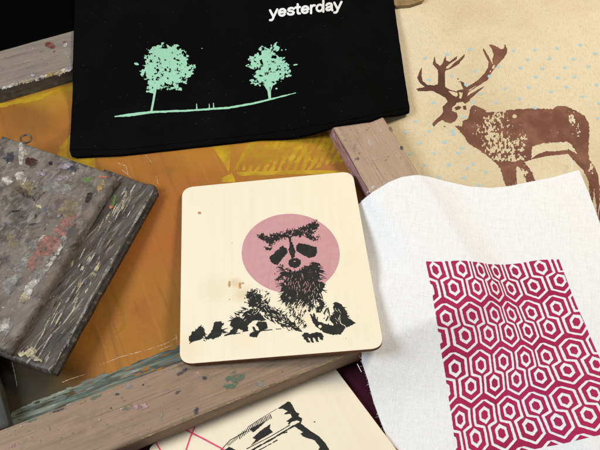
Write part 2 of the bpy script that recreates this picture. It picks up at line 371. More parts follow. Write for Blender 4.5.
# ------------------------------------------------------------------ table
tt = mesh('table_top', [(-2, -1.5, 0), (2, -1.5, 0), (2, 2.5, 0), (-2, 2.5, 0), (-2, -1.5, -.03), (2, -1.5, -.03), (2, 2.5, -.03), (-2, 2.5, -.03)],
          [[0, 1, 2, 3], [7, 6, 5, 4], [0, 4, 5, 1], [1, 5, 6, 2], [2, 6, 7, 3], [3, 7, 4, 0]], mt['maroon'], None, False)
tag(tt, 'table covered in dark maroon cloth under everything', kind='structure')

# ------------------------------------------------------------------ screen frame
fr = empty('screen_printing_frame', W((a_lo+a_fo)/2, (b_lo+b_ro)/2, FB), 'large wooden screen printing frame with amber mesh and paint flecked rails', 'printing screen')
hh = HF-FB
def frail(O, ax, ay, L, w, m, seed, r=(.001, .001, .0016, .0016)):
    return sweep('rail', rrect(w, hh, r), O, ax, ay, np.array([0, 0, 1.]), L, m, fr, .00035, .004, seed)
Rn = frail(W(a_lo, b_lo, FB), e1, e2, b_ro-b_lo, a_li-a_lo, mt['railn'], 3, (.001, .001, .0012, .003))
tag(Rn, 'brown paint flecked near rail')
Rf = frail(W(a_fi, b_lo, FB), e1, e2, b_ro-b_lo, a_fo-a_fi, mt['railf'], 5); tag(Rf, 'grey stained far rail')
Rr = frail(W(a_li+.0004, b_ro, FB), e2, -e1, a_fi-a_li-.0008, b_ro-b_ri, mt['railr'], 7); tag(Rr, 'pale pinkish right rail')
Rl = frail(W(a_li+.0004, b_li, FB), e2, -e1, a_fi-a_li-.0008, b_li-b_lo, mt['raill'], 9); tag(Rl, 'dark stained left rail')
v = [W(a_li-.001, b_li-.001, ZM), W(a_li-.001, b_ri+.001, ZM), W(a_fi+.001, b_ri+.001, ZM), W(a_fi+.001, b_li-.001, ZM)]
GX, GY = np.meshgrid(np.linspace(0, 1, 90), np.linspace(0, 1, 90))
vm = W(0, 0, ZM)+(b_li-.001+(b_ri-b_li+.002)*GX)[..., None]*e1+(a_li-.001+(a_fi-a_li+.002)*GY)[..., None]*e2
vm[..., 2] = ZM-.0008*np.sin(GX*math.pi)*np.sin(GY*math.pi)*0
Fm = [[j*90+i, j*90+i+1, (j+1)*90+i+1, (j+1)*90+i] for j in range(89) for i in range(89)]
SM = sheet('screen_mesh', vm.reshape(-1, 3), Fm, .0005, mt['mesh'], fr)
tomesh = lambda dz: (lambda v: U(v, ZM+dz))
# ghost of an old stencil: yellow rays and strokes
X, Y = grid(190, 122, 345, 182, .35)
f = psd([(236, 168), (300, 122), (345, 122), (345, 160), (300, 170), (260, 172)], X, Y)*.25
st = np.sin((X*1.0+Y*.45)*.85+2*fbm(X*.06, Y*.05, 3))+1.5*fbm(X*.18, Y*.35, 5, 4)
f = np.minimum(f+.3, st*.6+.35*(Y < 163)-.02)
ray1 = psd([(233, 172), (262, 140), (290, 122), (276, 122), (246, 146)], X, Y)
ray2 = psd([(229, 172), (212, 146), (207, 138), (226, 132), (231, 150)], X, Y)
ray3 = psd([(236, 172), (310, 170), (345, 171), (345, 175), (300, 174), (240, 176)], X, Y)
ray4 = psd([(222, 178), (232, 173), (236, 182), (222, 184)], X, Y)
f = np.maximum.reduce([f, ray1, ray2, np.minimum(ray3, .5), ray4])
st1 = ink('stencil', f+.25*fbm(X*.5, Y*.5, 2), X, Y, tomesh(.00008), mt['yellow'], SM)
tag(st1, 'yellow ghost of an old stencil')
X, Y = grid(48, 120, 95, 172, .4)
f = psd([(70, 135), (108, 158), (108, 175), (55, 165), (60, 147)], X, Y)
tag(ink('stencil', f+.3*fbm(X*.4, Y*.4, 5), X, Y, tomesh(.00008), mt['yellow'], SM), 'yellow patch of an old stencil')
X, Y = grid(70, 255, 150, 345, .4)
f = np.maximum(lsd([(108, 268), (112, 290), (122, 312), (124, 325), (119, 332)], [.6, 1.4, 2.4, 2.4, .8], X, Y), lsd([(100, 300), (92, 325), (88, 345)], [.5, 1.6, 2.2], X, Y))
tag(ink('stencil', f+.6*fbm(X*.25, Y*.25, 9), X, Y, tomesh(.00008), mt['faint'], SM), 'faint yellow streaks of an old stencil')
# crust of dried paint along the near rail
X, Y = grid(5, 335, 250, 432, .4)
f = psd([(8, 430), (12, 412), (36, 400), (60, 392), (100, 374), (130, 366), (187, 343), (250, 318), (250, 345), (187, 366), (120, 394), (60, 418), (14, 436)], X, Y)
u_ = X*.90-Y*.36; v_ = X*.36+Y*.93
f = f+3.4*fbm(u_*.10, v_*.35, 4, 4); f = np.minimum(f, 1.1+3.6*fbm(u_*.09, v_*.75, 14, 4))
tag(ink('paint_residue', f, X, Y, tomesh(.00012), mt['tape'], SM), 'green grey dried paint along the near rail')
X, Y = grid(0, 325, 185, 400, .3)
f = np.maximum.reduce([lsd([(62, 382.5), (70, 379), (85, 374.5)], [.2, .35, .3], X, Y), lsd([(100, 365), (120, 357), (150, 349), (165, 344), (178, 337)], [.15, .3, .2, .3, .2], X, Y),
                       lsd([(12, 362), (15, 375), (17, 386)], [.3, .45, .3], X, Y), lsd([(160, 350), (172, 345)], .35, X, Y), lsd([(176, 335), (178, 346)], .25, X, Y)])
ink('scratches', f+.35*fbm(X*.6, Y*.6, 8)-.05, X, Y, tomesh(.00014), mt['scratch'], SM)
X, Y = grid(100, 155, 180, 205, .3)
f = np.maximum.reduce([lsd([(118, 163), (126, 166), (128, 174)], .28, X, Y), lsd([(122, 170), (132, 178)], .22, X, Y), lsd([(144, 152), (151, 162)], .25, X, Y), lsd([(156, 175), (158, 184)], .2, X, Y)])
ink('scratches', f+.3*fbm(X*.6, Y*.6, 3)-.05, X, Y, tomesh(.00014), mt['scratch'], SM)
# dried ink on the inner sides of the rails, and a yellow line of emulsion against the far rail
def sidecoat(mat, p0, d, L, nrm, parent, seed, lo=.0012, hi=0):
    xs_, zs_ = np.meshgrid(np.arange(0, L, .0015), np.arange(FB+lo, HF+.0002-hi, .0008))
    k_ = np.minimum(zs_-FB-.0005, HF-.0006-hi-zs_)+.0022*fbm(xs_*140, zs_*260, seed, 4)
    v_, f_ = contour(k_, xs_, zs_)
    V_ = p0[None, :]+np.outer(v_[:, 0], d)+np.outer(v_[:, 1], np.array([0, 0, 1.]))+nrm*.0006
    mesh('ink_coat', V_, f_, mat, parent)
sidecoat(mt['coatgrey'], W(a_fi, b_li+.001, 0), e1, b_ri-b_li-.002, -e2, Rf, 3)
sidecoat(mt['coatpink'], W(a_li+.001, b_ri, 0), e2, a_fi-a_li-.002, -e1, Rr, 5)
X, Y = grid(-4, 84, 84, 116, .35)
tag(ink('stencil', lsd([(-10, 108.2), (30, 99.5), (80, 85)], 2.0, X, Y)+1.6*fbm(X*.15, Y*.3, 3, 3), X, Y, tomesh(.0001), mt['yellow'], SM), 'yellow line of emulsion against the far rail')
# paint marks on the rails
def scatter(poly, n, seed, cols, r0, r1):
    rg = np.random.default_rng(seed); P = np.array(poly); out = []
    while len(out) < n:
        x, y = rg.uniform(P[:, 0].min(), P[:, 0].max()), rg.uniform(P[:, 1].min(), P[:, 1].max())
        if psd(poly, np.array([[x]]), np.array([[y]]))[0, 0] > 1.5:
            r = r0*(r1/r0)**(rg.random()**2); out.append((x, y, r*rg.uniform(1, 2), r, rg.uniform(-60, 30), cols[rg.integers(len(cols))], .8))
    return out
torail = lambda v: U(v, HF+.00045)
near_poly = [(12, 430), (60, 414), (187, 362), (335, 358), (330, 360), (118, 445), (20, 449)]
it = [(129, 386, 3.2, 2.6, 0, 'grey', .3), (128, 407, 4.5, 2.2, -35, 'green', .8), (141, 407, 6, 4, 0, 'rosy', .9), (235, 377, 9, 5, -10, 'green', .9), (230, 386, 6, 2.4, -8, 'green', .8), (260, 384, 3, 2.6, 0, 'grey', .5), (182, 372, 6, 1.6, -30, 'navy', .9), (196, 411, 3.5, 2.2, -70, 'navy', .9), (178, 392, 3, 1.2, -30, 'navy', 1), (205, 378, 2, 1.6, 0, 'navy', .9),
      (117, 394, 2, 1.1, -10, 'navy', .6), (111, 408, .9, .7, 0, 'black', .4), (122, 398, .9, .6, 0, 'black', .4), (149, 386, 1.1, .9, 0, 'green', .4), (161, 418, 1.5, 5, 10, 'grey', 1), (149, 428, .7, .9, 0, 'cream', .3), (21, 426, .9, .9, 0, 'cream', .3), (9, 434, .8, .8, 0, 'cream', .3), (13, 445, 3, 1.6, -40, 'rosy', .8), (184, 420, 3, 1.5, 0, 'green', .9),
      (60, 409, 8, 1.3, -24, 'navy', 1), (95, 397, 6, 1.4, -22, 'green', 1), (82, 402, 4, 1, -22, 'edge', 1), (30, 420, 7, 1.6, -20, 'green', 1), (6, 424, 4, 3, -40, 'cream', 1)]
it += scatter(near_poly, 46, 11, ['navy', 'green', 'cream', 'grey', 'black', 'rosy', 'lav', 'tan'], .22, 1.3)
splats('paint_stain', it, torail, Rn, 100, clip=[(-20, 440), (15, 425.5), (187, 361), (345, 300), (345, 356), (118, 447), (60, 475), (-20, 475)])
# worn pale edge along the outer arris of the near rail
X, Y = grid(110, 350, 345, 450, .4)
f = lsd([(120, 447.3), (200, 414.4), (260, 389.8), (345, 355.5)], .8, X, Y)+1.5*fbm(X*.12, Y*.25, 14, 4)-.25
we = ink('worn_edge', f, X, Y, torail, PC['edge'], Rn)
it = [(50, 45, 5, 3, 28, 'red', .5), (65, 41.5, 2.2, 1.3, -20, 'red', .6), (65.5, 45, 2.4, 1.5, -35, 'white', .4), (54, 51.5, 1.2, .8, 0, 'red', .6), (37, 56, 1.6, .9, 0, 'grey', .8),
      (10, 86, 9, 1.6, -18, 'white', .9), (26, 81.5, 8, 1.7, -15, 'cream', .9), (40, 78, 8, 1.8, -14, 'white', .9), (51, 74.5, 6, 2, -20, 'edge', .9), (62, 72, 7, 2.2, -20, 'cream', 1), (69, 68.5, 4, 2.2, -30, 'lav', 1), (20, 83.3, 3, 1.4, 0, 'maroon', .5), (33, 80.5, 2.6, 1.3, -10, 'maroon', .5), (33, 75.5, 2, 1.4, 0, 'lav', .7), (58, 74, 3, 1.4, 0, 'rosy', .9)]
it += scatter([(0, 52), (72, 34), (72, 66), (0, 86)], 26, 15, ['lav', 'grey', 'white', 'maroon', 'navy'], .2, .9)
splats('paint_stain', it, torail, Rf, 200)
it = [(369, 143, 1.5, 3.6, -15, 'white', .8), (374, 159, 3.4, .9, 0, 'white', .6), (357, 158.5, 2.2, 1.8, 0, 'navy', .5), (376, 129, 2, .9, 0, 'white', .8), (372, 130.5, 1.2, .9, 0, 'white', .6), (381, 131, 1, 1, 0, 'white', .5), (355, 148, 2, 4, 10, 'grey', .9), (345, 140, 1.6, 1, 0, 'grey', .6), (391, 129, 1.5, 2.5, -30, 'navy', .8), (402, 148, 1.6, 2, -30, 'navy', .6), (400.5, 158, .6, 1.8, -10, 'maroon', .5), (386, 160, 1, .8, 0, 'maroon', .6), (372, 189, 5, 1.8, -45, 'white', 1), (354, 124, 3, 1, 0, 'navy', .8)]
it += scatter([(334, 128), (384, 118), (416, 172), (372, 192)], 30, 19, ['lav', 'white', 'maroon', 'rosy', 'tan', 'green'], .2, .8)
splats('paint_stain', it, torail, Rr, 300)

# ------------------------------------------------------------------ height fields for cloth
gs = .003
gx = np.arange(-.42, .46, gs); gy = np.arange(-.02, .95, gs); GXX, GYY = np.meshgrid(gx, gy)
A_ = GXX*e2[0]+GYY*e2[1]; B_ = GXX*e1[0]+GYY*e1[1]
inrail = ((A_ > a_lo) & (A_ < a_fo) & (B_ > b_lo) & (B_ < b_ro)) & ~((A_ > a_li) & (A_ < a_fi) & (B_ > b_li) & (B_ < b_ri))
inmesh = (A_ > a_li) & (A_ < a_fi) & (B_ > b_li) & (B_ < b_ri)
base = np.where(inrail, HF, np.where(inmesh, ZM, 0))
def relax(obs, g, it=700):
    h = np.full(obs.shape, obs.max()); h = np.maximum(obs, h*.999)
    for _ in range(it):
        p = np.pad(h, 1, mode='edge'); a = (p[:-2, 1:-1]+p[2:, 1:-1]+p[1:-1, :-2]+p[1:-1, 2:])/4
        h = np.maximum(obs, a-g)
    return h
def blur(h, n):
    for _ in range(n):
        p = np.pad(h, 1, mode='edge'); h = (p[:-2, 1:-1]+p[2:, 1:-1]+p[1:-1, :-2]+p[1:-1, 2:]+4*h)/8
    return h
class HFld:
    def __init__(s, h, extra=None):
        # upsample x3 and smooth
        s.st = gs/3; ny, nx = h.shape
        yi = np.linspace(0, ny-1, (ny-1)*3+1); xi = np.linspace(0, nx-1, (nx-1)*3+1)
        t = np.array([np.interp(xi, np.arange(nx), r) for r in h]); t = np.array([np.interp(yi, np.arange(ny), c) for c in t.T]).T
        s.h = blur(t, 6); s.extra = extra
    def __call__(s, x, y):
        x = np.asarray(x); y = np.asarray(y)
        fx = np.clip((x-gx[0])/s.st, 0, s.h.shape[1]-1.001); fy = np.clip((y-gy[0])/s.st, 0, s.h.shape[0]-1.001)
        i = fx.astype(int); j = fy.astype(int); u = fx-i; w = fy-j
        v = (s.h[j, i]*(1-u)+s.h[j, i+1]*u)*(1-w)+(s.h[j+1, i]*(1-u)+s.h[j+1, i+1]*u)*w
        return v+(s.extra(x, y) if s.extra else 0)
def cloth(name, pxpoly, hf, thick, mat, parent, step=.0014, fray=.0):
    P = Uh(np.array(pxpoly, float), hf)[:, :2]
    # outline in world coordinates, corners kept
    Xg, Yg = grid(P[:, 0].min()-.004, P[:, 1].min()-.004, P[:, 0].max()+.004, P[:, 1].max()+.004, step)
    f = psd(P, Xg, Yg)
    if fray: f = f+fray*fbm(Xg*700, Yg*700, 5, 2)+fray*2*fbm(Xg*50, Yg*50, 7, 2)
    v, fc = contour(f, Xg, Yg)
    V = np.column_stack([v, hf(v[:, 0], v[:, 1])])
    return sheet(name, V, fc, thick, mat, parent), P
def lay(hf, dz=.00022):
    def g(v):
        p = Uh(v, hf); p[:, 2] += dz; return p
    return g

# --- natural canvas bag on the table, right of the frame
def tote_extra(x, y):
    return .0022*np.exp(-((x*.75+y*.66-.455)/.012)**2)*np.clip((y-.50)*8, 0, 1)+.0016*fbm(x*14, y*9, 21, 3)+.0022*fbm(x*30+y*22, y*10, 23, 2)*np.clip((y-.45)*5, 0, 1)
tote_h = HFld(np.full(base.shape, .0068), tote_extra)
ct = empty('canvas_bag', U(np.array((500., 60.)), 0), 'natural beige canvas bag printed with a brown deer and pale blue dots', 'bag')
# its left border runs along the outer side of the right rail
lb0 = W(a_li+.02, b_ro+.0035); lb1 = W(a_fo+.12, b_ro+.0035)
toppts = [U(np.array(p, float), .006) for p in [(380, -60), (640, -60), (680, 290)]]
Pt = np.array([lb0[:2], W(a_li+.02, b_ro+.09)[:2], U(np.array((640., 300.)), .006)[:2], U(np.array((650., -80.)), .006)[:2], U(np.array((330., -80.)), .006)[:2], W(a_fo-.03, b_ro+.0035)[:2]])
Xg, Yg = grid(Pt[:, 0].min(), Pt[:, 1].min(), Pt[:, 0].max(), Pt[:, 1].max(), .0016)
v, fc = contour(psd(Pt, Xg, Yg), Xg, Yg)
body = sheet('bag_body', np.column_stack([v, tote_h(v[:, 0], v[:, 1])]), fc, .0022, mt['canvas'], ct)
# strap end at the top
X, Y = grid(384, -28, 432, 12, .5)
f = psd([(382, -30), (430, -30), (428, -4), (422, 4), (410, 8), (396, 9), (386, 4)], X, Y)
v, fc = contour(f, X, Y); V = lay(tote_h, .004)(v); sheet('strap', V, fc, .003, mt['strap'], ct)
tol = lay(tote_h, .00009); told = lay(tote_h, .00014)

LA = [(438.3,80),(438.2,70.5),(432.8,64),(433.8,60),(434.5,56.8),(435.8,63),(440,66),(442.5,64),(444,59),(445.5,56.5),(446.2,60.5),(449.5,61.8),(457,56.2),(456.5,59),(453,61.5),(447,66),(445.5,68.5),(448,69),(455,62.5),(459,59.5),(464.5,54.5),(464,57.5),(460,62),(459,64),(452,68),(446,70.5),(444.8,72),(444.8,80)]
LB = [(438,79),(438,84.5),(434,85.6),(427,85),(422.6,81),(421.4,76),(421.6,68),(419,73),(417.4,78),(420,83),(425,87),(416.5,89),(418,91),(424,91.2),(432,90.7),(440,94.5),(445,97.5),(448,101),(455,103),(460,102),(463,99),(459,98.5),(459.5,95),(458,92),(450,90),(445,87),(444.8,79)]
RA = [(460,102),(462,97),(463,92.5),(457.5,92),(457,90.8),(463.5,89.5),(460,81),(463.3,82.5),(466.5,87.5),(474,83),(479,79.5),(485,73),(488.3,67),(488.6,62),(485.5,56),(483,50),(483.2,48),(488.4,56.5),(491,62),(493.3,64.5),(492.3,60),(493.8,55),(492,49),(489,45),(491.5,44.5),(498,47.5),(501,49.5),(504,48.5),(505,44.5),(507.2,49.5),(506.6,53.5),(503,59),(498,64),(495,68),(491,73),(487.5,80),(483.3,82.5),(476.7,86.8),(470,91),(468,93),(467,96.3),(474,92),(484.7,86),(478,92),(471.3,98),(468,101)]
HEAD = Z([(110,165),(150,160),(240,180),(300,188),(280,205),(265,215),(240,198),(205,203),(190,225),(165,240),(163,270),(200,285),(207,315),(185,350),(150,362),(110,350),(90,335),(55,360),(30,385),(17,370),(30,350),(70,315),(100,280),(95,240),(130,205),(130,175)], 430, 75, 7.5)
EYE = Z([(183,248),(210,232),(232,240),(225,255),(195,264)], 430, 75, 7.5)
EAR = Z([(248,234),(268,228),(272,262),(250,257)], 430, 75, 7.5)
BODY = [(454.7,125.6),(462,126.5),(462.5,121),(468.5,118),(469.5,113),(471,107),(473.8,105),(476,106),(483.3,109),(488.7,111.3),(496.7,112.3),(510,109.8),(516.7,109.4),(535,108.6),(552.8,108.9),(557,106),(565.3,106),(575,110.3),(584.7,115.8),(589,124),(589.4,136.7),(588.3,150.6),(589,160),(594.4,165.8),(597.8,175.6),(599.5,186.7),(600,206),(602,225),(597.5,225),(596.5,206),(594,188),(592.5,206),(594,225),(590,225),(590.5,200),(588.3,181),(583,170),(575,161.7),(566,151.5),(568,149),(577,154),(571.5,144.6),(566.7,141.7),(541.7,143.6),(532,146.4),(531.3,159.6),(524,162),(532,172),(536,182),(537,190),(529,190),(525,178),(520,168),(516,166),(517,184),(517,192),(508,192),(505,184),(500,168),(491.8,159.3),(481.7,152),(468.7,143.4),(463,135)]
STRIP = Z([(112,232),(135,214),(165,203),(200,203),(240,198),(242,212),(200,216),(160,221)], 500, 95, 3.6)
X, Y = grid(412, 40, 606, 226, .33)
f = np.maximum.reduce([psd(p, X, Y) for p in (LA, LB, RA, HEAD, EYE, EAR, STRIP)])+.15
f = f+.35*fbm(X*.9, Y*.9, 3, 2)
b = psd(BODY, X, Y)+.9*fbm(X*.55, Y*.55, 8, 3)*(Y > 108)
def speck(cx, cy, rx, ry, dens_, s=.55):
    e = np.clip(1-((X-cx)/rx)**2-((Y-cy)/ry)**2, -1, 1)*.5+.5
    return 2.3*fbm(X*s, Y*s*.8, 31, 4)+1.9-dens_*2.3*e+(e < .3)*3
for sp in ((493, 129, 18, 19, .96), (503, 146, 21, 11, .98), (572, 118, 3.5, 9, .98), (578, 130, 2.5, 6, .9), (500, 115, 10, 5, .9), (520, 142, 9, 12, .74), (524, 174, 5, 7, .9), (591, 168, 3.5, 8, .9), (508, 158, 20, 4, 1.02), (476, 110, 3, 2, .95), (487, 111, 2, 2, .8)):
    b = np.minimum(b, speck(*sp)*1.2)
b = np.minimum(b, -esd(514.5, 116.3, 2.3, 1.9, 0, X, Y)+.2*fbm(X, Y, 3))
b = np.minimum(b, np.maximum(.9+1.4*fbm(X*.8, Y*.8, 41, 3), 0*X-5))
f = np.maximum(f, b)
for hole in ([(448,90.8),(453,91.5),(457.3,92.8),(458,95),(456.4,97),(452,95)], [(493,65.5),(495,64.6),(494.3,68.6),(491.6,69)], [(489.5,71.3),(491,70.3),(491,72),(490,72.6)], [(468,90.5),(476,85.6),(476.4,86),(470,90.5)]):
    f = np.minimum(f, -psd(hole, X, Y)+.2*fbm(X, Y, 6))
for k, (cx, cy, r) in enumerate(((458, 79, .9), (459, 82, .6), (444.6, 126.6, .9), (452.5, 75.5, .5), (499.5, 56, .8), (472, 109.5, .6))):
    f = np.maximum(f, esd(cx, cy, r, r*.7, 0, X, Y)) if k not in (4,) else f
tag(ink('printed_deer', f, X, Y, tol, mt['brown'], body), 'brown antlered deer print')
dots = [(75,175),(210,148),(340,152),(405,150),(471,145),(541,135),(586,161),(142,163),(156,228),(226,213),(362,204),(383,179),(449,176),(495,203),(520,178),(565,200),(88,240),(198,255),(268,229),(241,281),(315,266),(385,262),(408,231),(473,233),(427,206),(453,275),(499,262),(524,231),(548,290),(590,255),(597,310),(100,308),(288,307),(359,296),(406,324),(46,365),(87,395),(134,427),(17,397),(58,430),(158,392),(160,403),(593,355),(296,200)]
dots = [(400+x/3, y/3) for x, y in dots]+[(320+x/3.75, 100+y/3.75) for x, y in [(270,88),(320,121),(374,162),(464,158),(338,202),(428,201),(392,245),(484,243),(520,198),(575,241),(538,291),(445,289),(499,126)]]+[(473, 102), (463, 117), (479, 185), (486, 172), (468, 168), (462.5, 148)]
X, Y = grid(395, 35, 606, 215, .4)
f = np.full(X.shape, -9.)
for i, (x, y) in enumerate(dots):
    f = np.maximum(f, esd(x, y, 1.85*(.9+.2*((i*37) % 10)/10), 1.45, 10, X, Y))
tag(ink('printed_dots', f+.25*fbm(X*1.1, Y*1.1, 2), X, Y, told, mt['blue'], body), 'pale blue printed dots')

# --- plain black cloth behind the frame
bk_extra = lambda x, y: .003*fbm(x*12, y*12, 50, 3)
bk_h = HFld(np.full(base.shape, .016), bk_extra)
Pb = np.array([W(a_fo+.003, b_lo-.3)[:2], W(a_fo+.003, b_ri-.14)[:2], W(a_fo+.35, b_ri-.14)[:2], W(a_fo+.35, b_lo-.3)[:2]])
Xg, Yg = grid(Pb[:, 0].min(), Pb[:, 1].min(), Pb[:, 0].max(), Pb[:, 1].max(), .003)
v, fc = contour(psd(Pb, Xg, Yg), Xg, Yg)
kc = sheet('folded_cloth', np.column_stack([v, bk_h(v[:, 0], v[:, 1])]), fc, .012, mt['darkcloth'])
tag(kc, 'plain unprinted pure black cloth behind the far frame rail in the upper left', 'cloth')

# --- black bag across the far rail, right rail and canvas bag
obs = np.maximum(base, np.where(B_ > b_ro, .0095, 0)); obs = np.maximum(obs, np.where(A_ > a_fo, .018, 0))
hb = blur(relax(obs+.0035, .00004), 10)
bag_extra = lambda x, y: .0008*fbm(x*16, y*16, 60, 2)
bag_h = HFld(hb, bag_extra)
bag_poly = [(77, -70), (75, 0), (73, 60), (71.5, 110), (69.5, 150), (71, 154.5), (76, 156), (120, 154.5), (200, 145.5), (260, 138.5), (330, 127.5), (372, 119.5), (405, 112.5), (409.5, 111), (409.3, 106), (404, 72), (397, 25), (391, -20), (386, -70)]
bg = empty('black_bag', U(np.array((230., 60.)), HF), 'black cotton bag with two mint green trees and the word yesterday printed in white', 'bag')
bb, PB = cloth('bag_body', bag_poly, bag_h, .0030, mt['bag'], bg, .0014, .0001)
# stitched hem: slightly raised cord along the open edge
hem_px = [(71, 149), (120, 149.2), (200, 140.5), (260, 133.6), (330, 122.8), (372, 115), (408, 106.5)]
X, Y = grid(66, 100, 414, 158, .5)
f = lsd(hem_px, .55, X, Y)
v, fc = contour(f+.1*fbm(X*.3, Y*.3, 2), X, Y); V = lay(bag_h, .0005)(v); sheet('hem', V, fc, .0004, mt['bag'], bg)
tob = lay(bag_h, .00014)
T1 = Z([(60,90),(75,60),(110,50),(150,40),(190,42),(225,50),(235,70),(270,90),(295,110),(290,140),(330,165),(310,180),(300,220),(265,230),(295,260),(245,265),(250,295),(190,290),(140,290),(110,305),(85,310),(55,300),(45,280),(60,260),(45,225),(20,210),(20,195),(40,170),(50,140),(40,110)], 135, 35, 5.3)
T2 = Z([(50,130),(75,140),(95,125),(120,100),(120,75),(150,70),(190,80),(195,60),(240,45),(250,65),(270,95),(245,110),(225,115),(270,130),(315,140),(320,150),(290,160),(310,180),(330,200),(370,180),(378,195),(350,225),(325,235),(330,275),(300,270),(270,290),(240,300),(215,325),(215,340),(150,325),(120,325),(50,305),(50,290),(80,280),(100,290),(95,260),(70,250),(105,240),(100,220),(40,215),(45,185),(60,165)], 240, 35, 6.43)
X, Y = grid(112, 36, 304, 122, .3)
c = np.full(X.shape, -9.); rg = np.random.default_rng(77)
for T_poly, nl in ((T1, 520), (T2, 400)):
    sdp = psd(T_poly, X, Y); P = np.array(T_poly); k = 0
    while k < nl:
        x_, y_ = rg.uniform(P[:, 0].min()-1, P[:, 0].max()+1), rg.uniform(P[:, 1].min()-1, P[:, 1].max()+1)
        jj, ii = int((y_-Y[0, 0])/.3), int((x_-X[0, 0])/.3)
        if not (8 < jj < X.shape[0]-9 and 8 < ii < X.shape[1]-9) or sdp[jj, ii] < .6 or vn(x_*.30, y_*.42, 5) < .30-.012*max(0, sdp[jj, ii])*2: continue
        sl = (slice(max(0, jj-11), jj+12), slice(max(0, ii-11), ii+12)); k += 1
        c[sl] = np.maximum(c[sl], esd(x_, y_, rg.uniform(1.2, 2.5), rg.uniform(.7, 1.2), rg.normal()*35-10, X[sl], Y[sl]))
sdm = np.maximum(psd(T1, X, Y), psd(T2, X, Y))
c = np.maximum(c, sdm-3.0+1.6*fbm(X*.5, Y*.5, 79, 3)); c = np.minimum(c, .46+2.5*fbm(X*.40, Y*.50, 78, 3)+.05*np.clip(sdm, 0, 8))
c = np.minimum(c, -psd(Z([(125,165),(140,155),(152,195),(135,190)], 240, 35, 6.43), X, Y))
g = np.maximum.reduce([c, esd(136.5, 64, 2.4, 1.2, 15, X, Y), esd(276.5, 88.7, 1.1, .8, 0, X, Y), esd(285.8, 49.8, .6, .6, 0, X, Y), esd(202, 48.5, .5, .5, 0, X, Y)])
tr = np.maximum.reduce([psd(Z([(101,290),(114,290),(104,345),(92,408),(81,408),(92,350)], 135, 35, 5.3), X, Y), psd(Z([(150,318),(215,318),(199,360),(200,415),(184,415),(176,360)], 240, 35, 6.43), X, Y)-.1, lsd([(267, 85), (268.5, 92)], .3, X, Y)])
tr = np.minimum(tr, -psd([(269.6, 87), (270.6, 87), (270.2, 93)], X, Y))
hl = lsd([(115, 116.6), (130, 115), (151, 112.2), (190, 110.6), (229, 107.8), (250, 104.2), (269.6, 99.6), (283, 96.2), (295.7, 93)], [.5, 1.5, 1.1, .9, 1.0, 1.0, .8, .7, .35], X, Y)+.35*fbm(X*.35, Y*.8, 71, 3)
po = np.maximum.reduce([lsd([(196.6, 104), (196.9, 110)], [.35, .7], X, Y), lsd([(209.2, 104), (209.4, 109)], [.3, .6], X, Y), lsd([(213.4, 103.2), (213.8, 109)], [.35, .7], X, Y)])
tag(ink('printed_trees', np.maximum.reduce([g, tr, hl, po]), X, Y, tob, mt['mint'], bb), 'two mint green trees on a hill line')
# the word, bold plain letters built from strokes (x height = 1)
def arc(cx, cy, rx, ry, a0, a1, n_=18): return [(cx+rx*math.cos(math.radians(a0+(a1-a0)*k/n_)), cy+ry*math.sin(math.radians(a0+(a1-a0)*k/n_))) for k in range(n_+1)]
GL = {'y': (.90, [[(.06, .90), (.44, .06)], [(.84, .90), (.44, .06), (.36, -.16), (.24, -.27), (.06, -.26)]]),
      'e': (.98, [arc(.49, .49, .36, .38, 4, 318), [(.16, .50), (.84, .50)]]),
      's': (.90, [[(.76, .74), (.64, .85), (.44, .88), (.24, .83), (.17, .70), (.25, .59), (.46, .52), (.66, .45), (.77, .32), (.71, .17), (.54, .11), (.33, .12), (.17, .21), (.12, .30)]]),
      't': (.62, [[(.30, 1.22), (.30, .26), (.36, .14), (.54, .12)], [(.05, .86), (.54, .86)]]),
      'r': (.64, [[(.16, .0), (.16, .88)], [(.17, .56), (.24, .76), (.38, .87), (.56, .86)]]),
      'd': (1.04, [arc(.46, .49, .33, .38, 0, 360), [(.86, .0), (.86, 1.30)]]),
      'a': (.96, [[(.16, .70), (.26, .84), (.46, .89), (.66, .83), (.74, .68), (.74, .22), (.80, .04)], [(.74, .55), (.40, .47), (.20, .38), (.15, .25), (.24, .12), (.42, .10), (.62, .18), (.74, .34)]])}
X, Y = grid(264, -4, 348, 28, .16)
wd = sum(GL[c_][0] for c_ in 'yesterday'); kx = 72.5/wd; ky = 8.5
cx_ = 269.5; f = np.full(X.shape, -9.)
for c_ in 'yesterday':
    for st in GL[c_][1]:
        P = [(cx_+x_*kx, 18.1-(cx_+x_*kx-269.5)*.118-y_*ky) for x_, y_ in st]
        f = np.maximum(f, lsd(P, 1.12, X, Y))
    cx_ += GL[c_][0]*kx
ink('printed_word', f+.04*fbm(X*1.5, Y*1.5, 4), X, Y, tob, mt['whiteink'], bb)

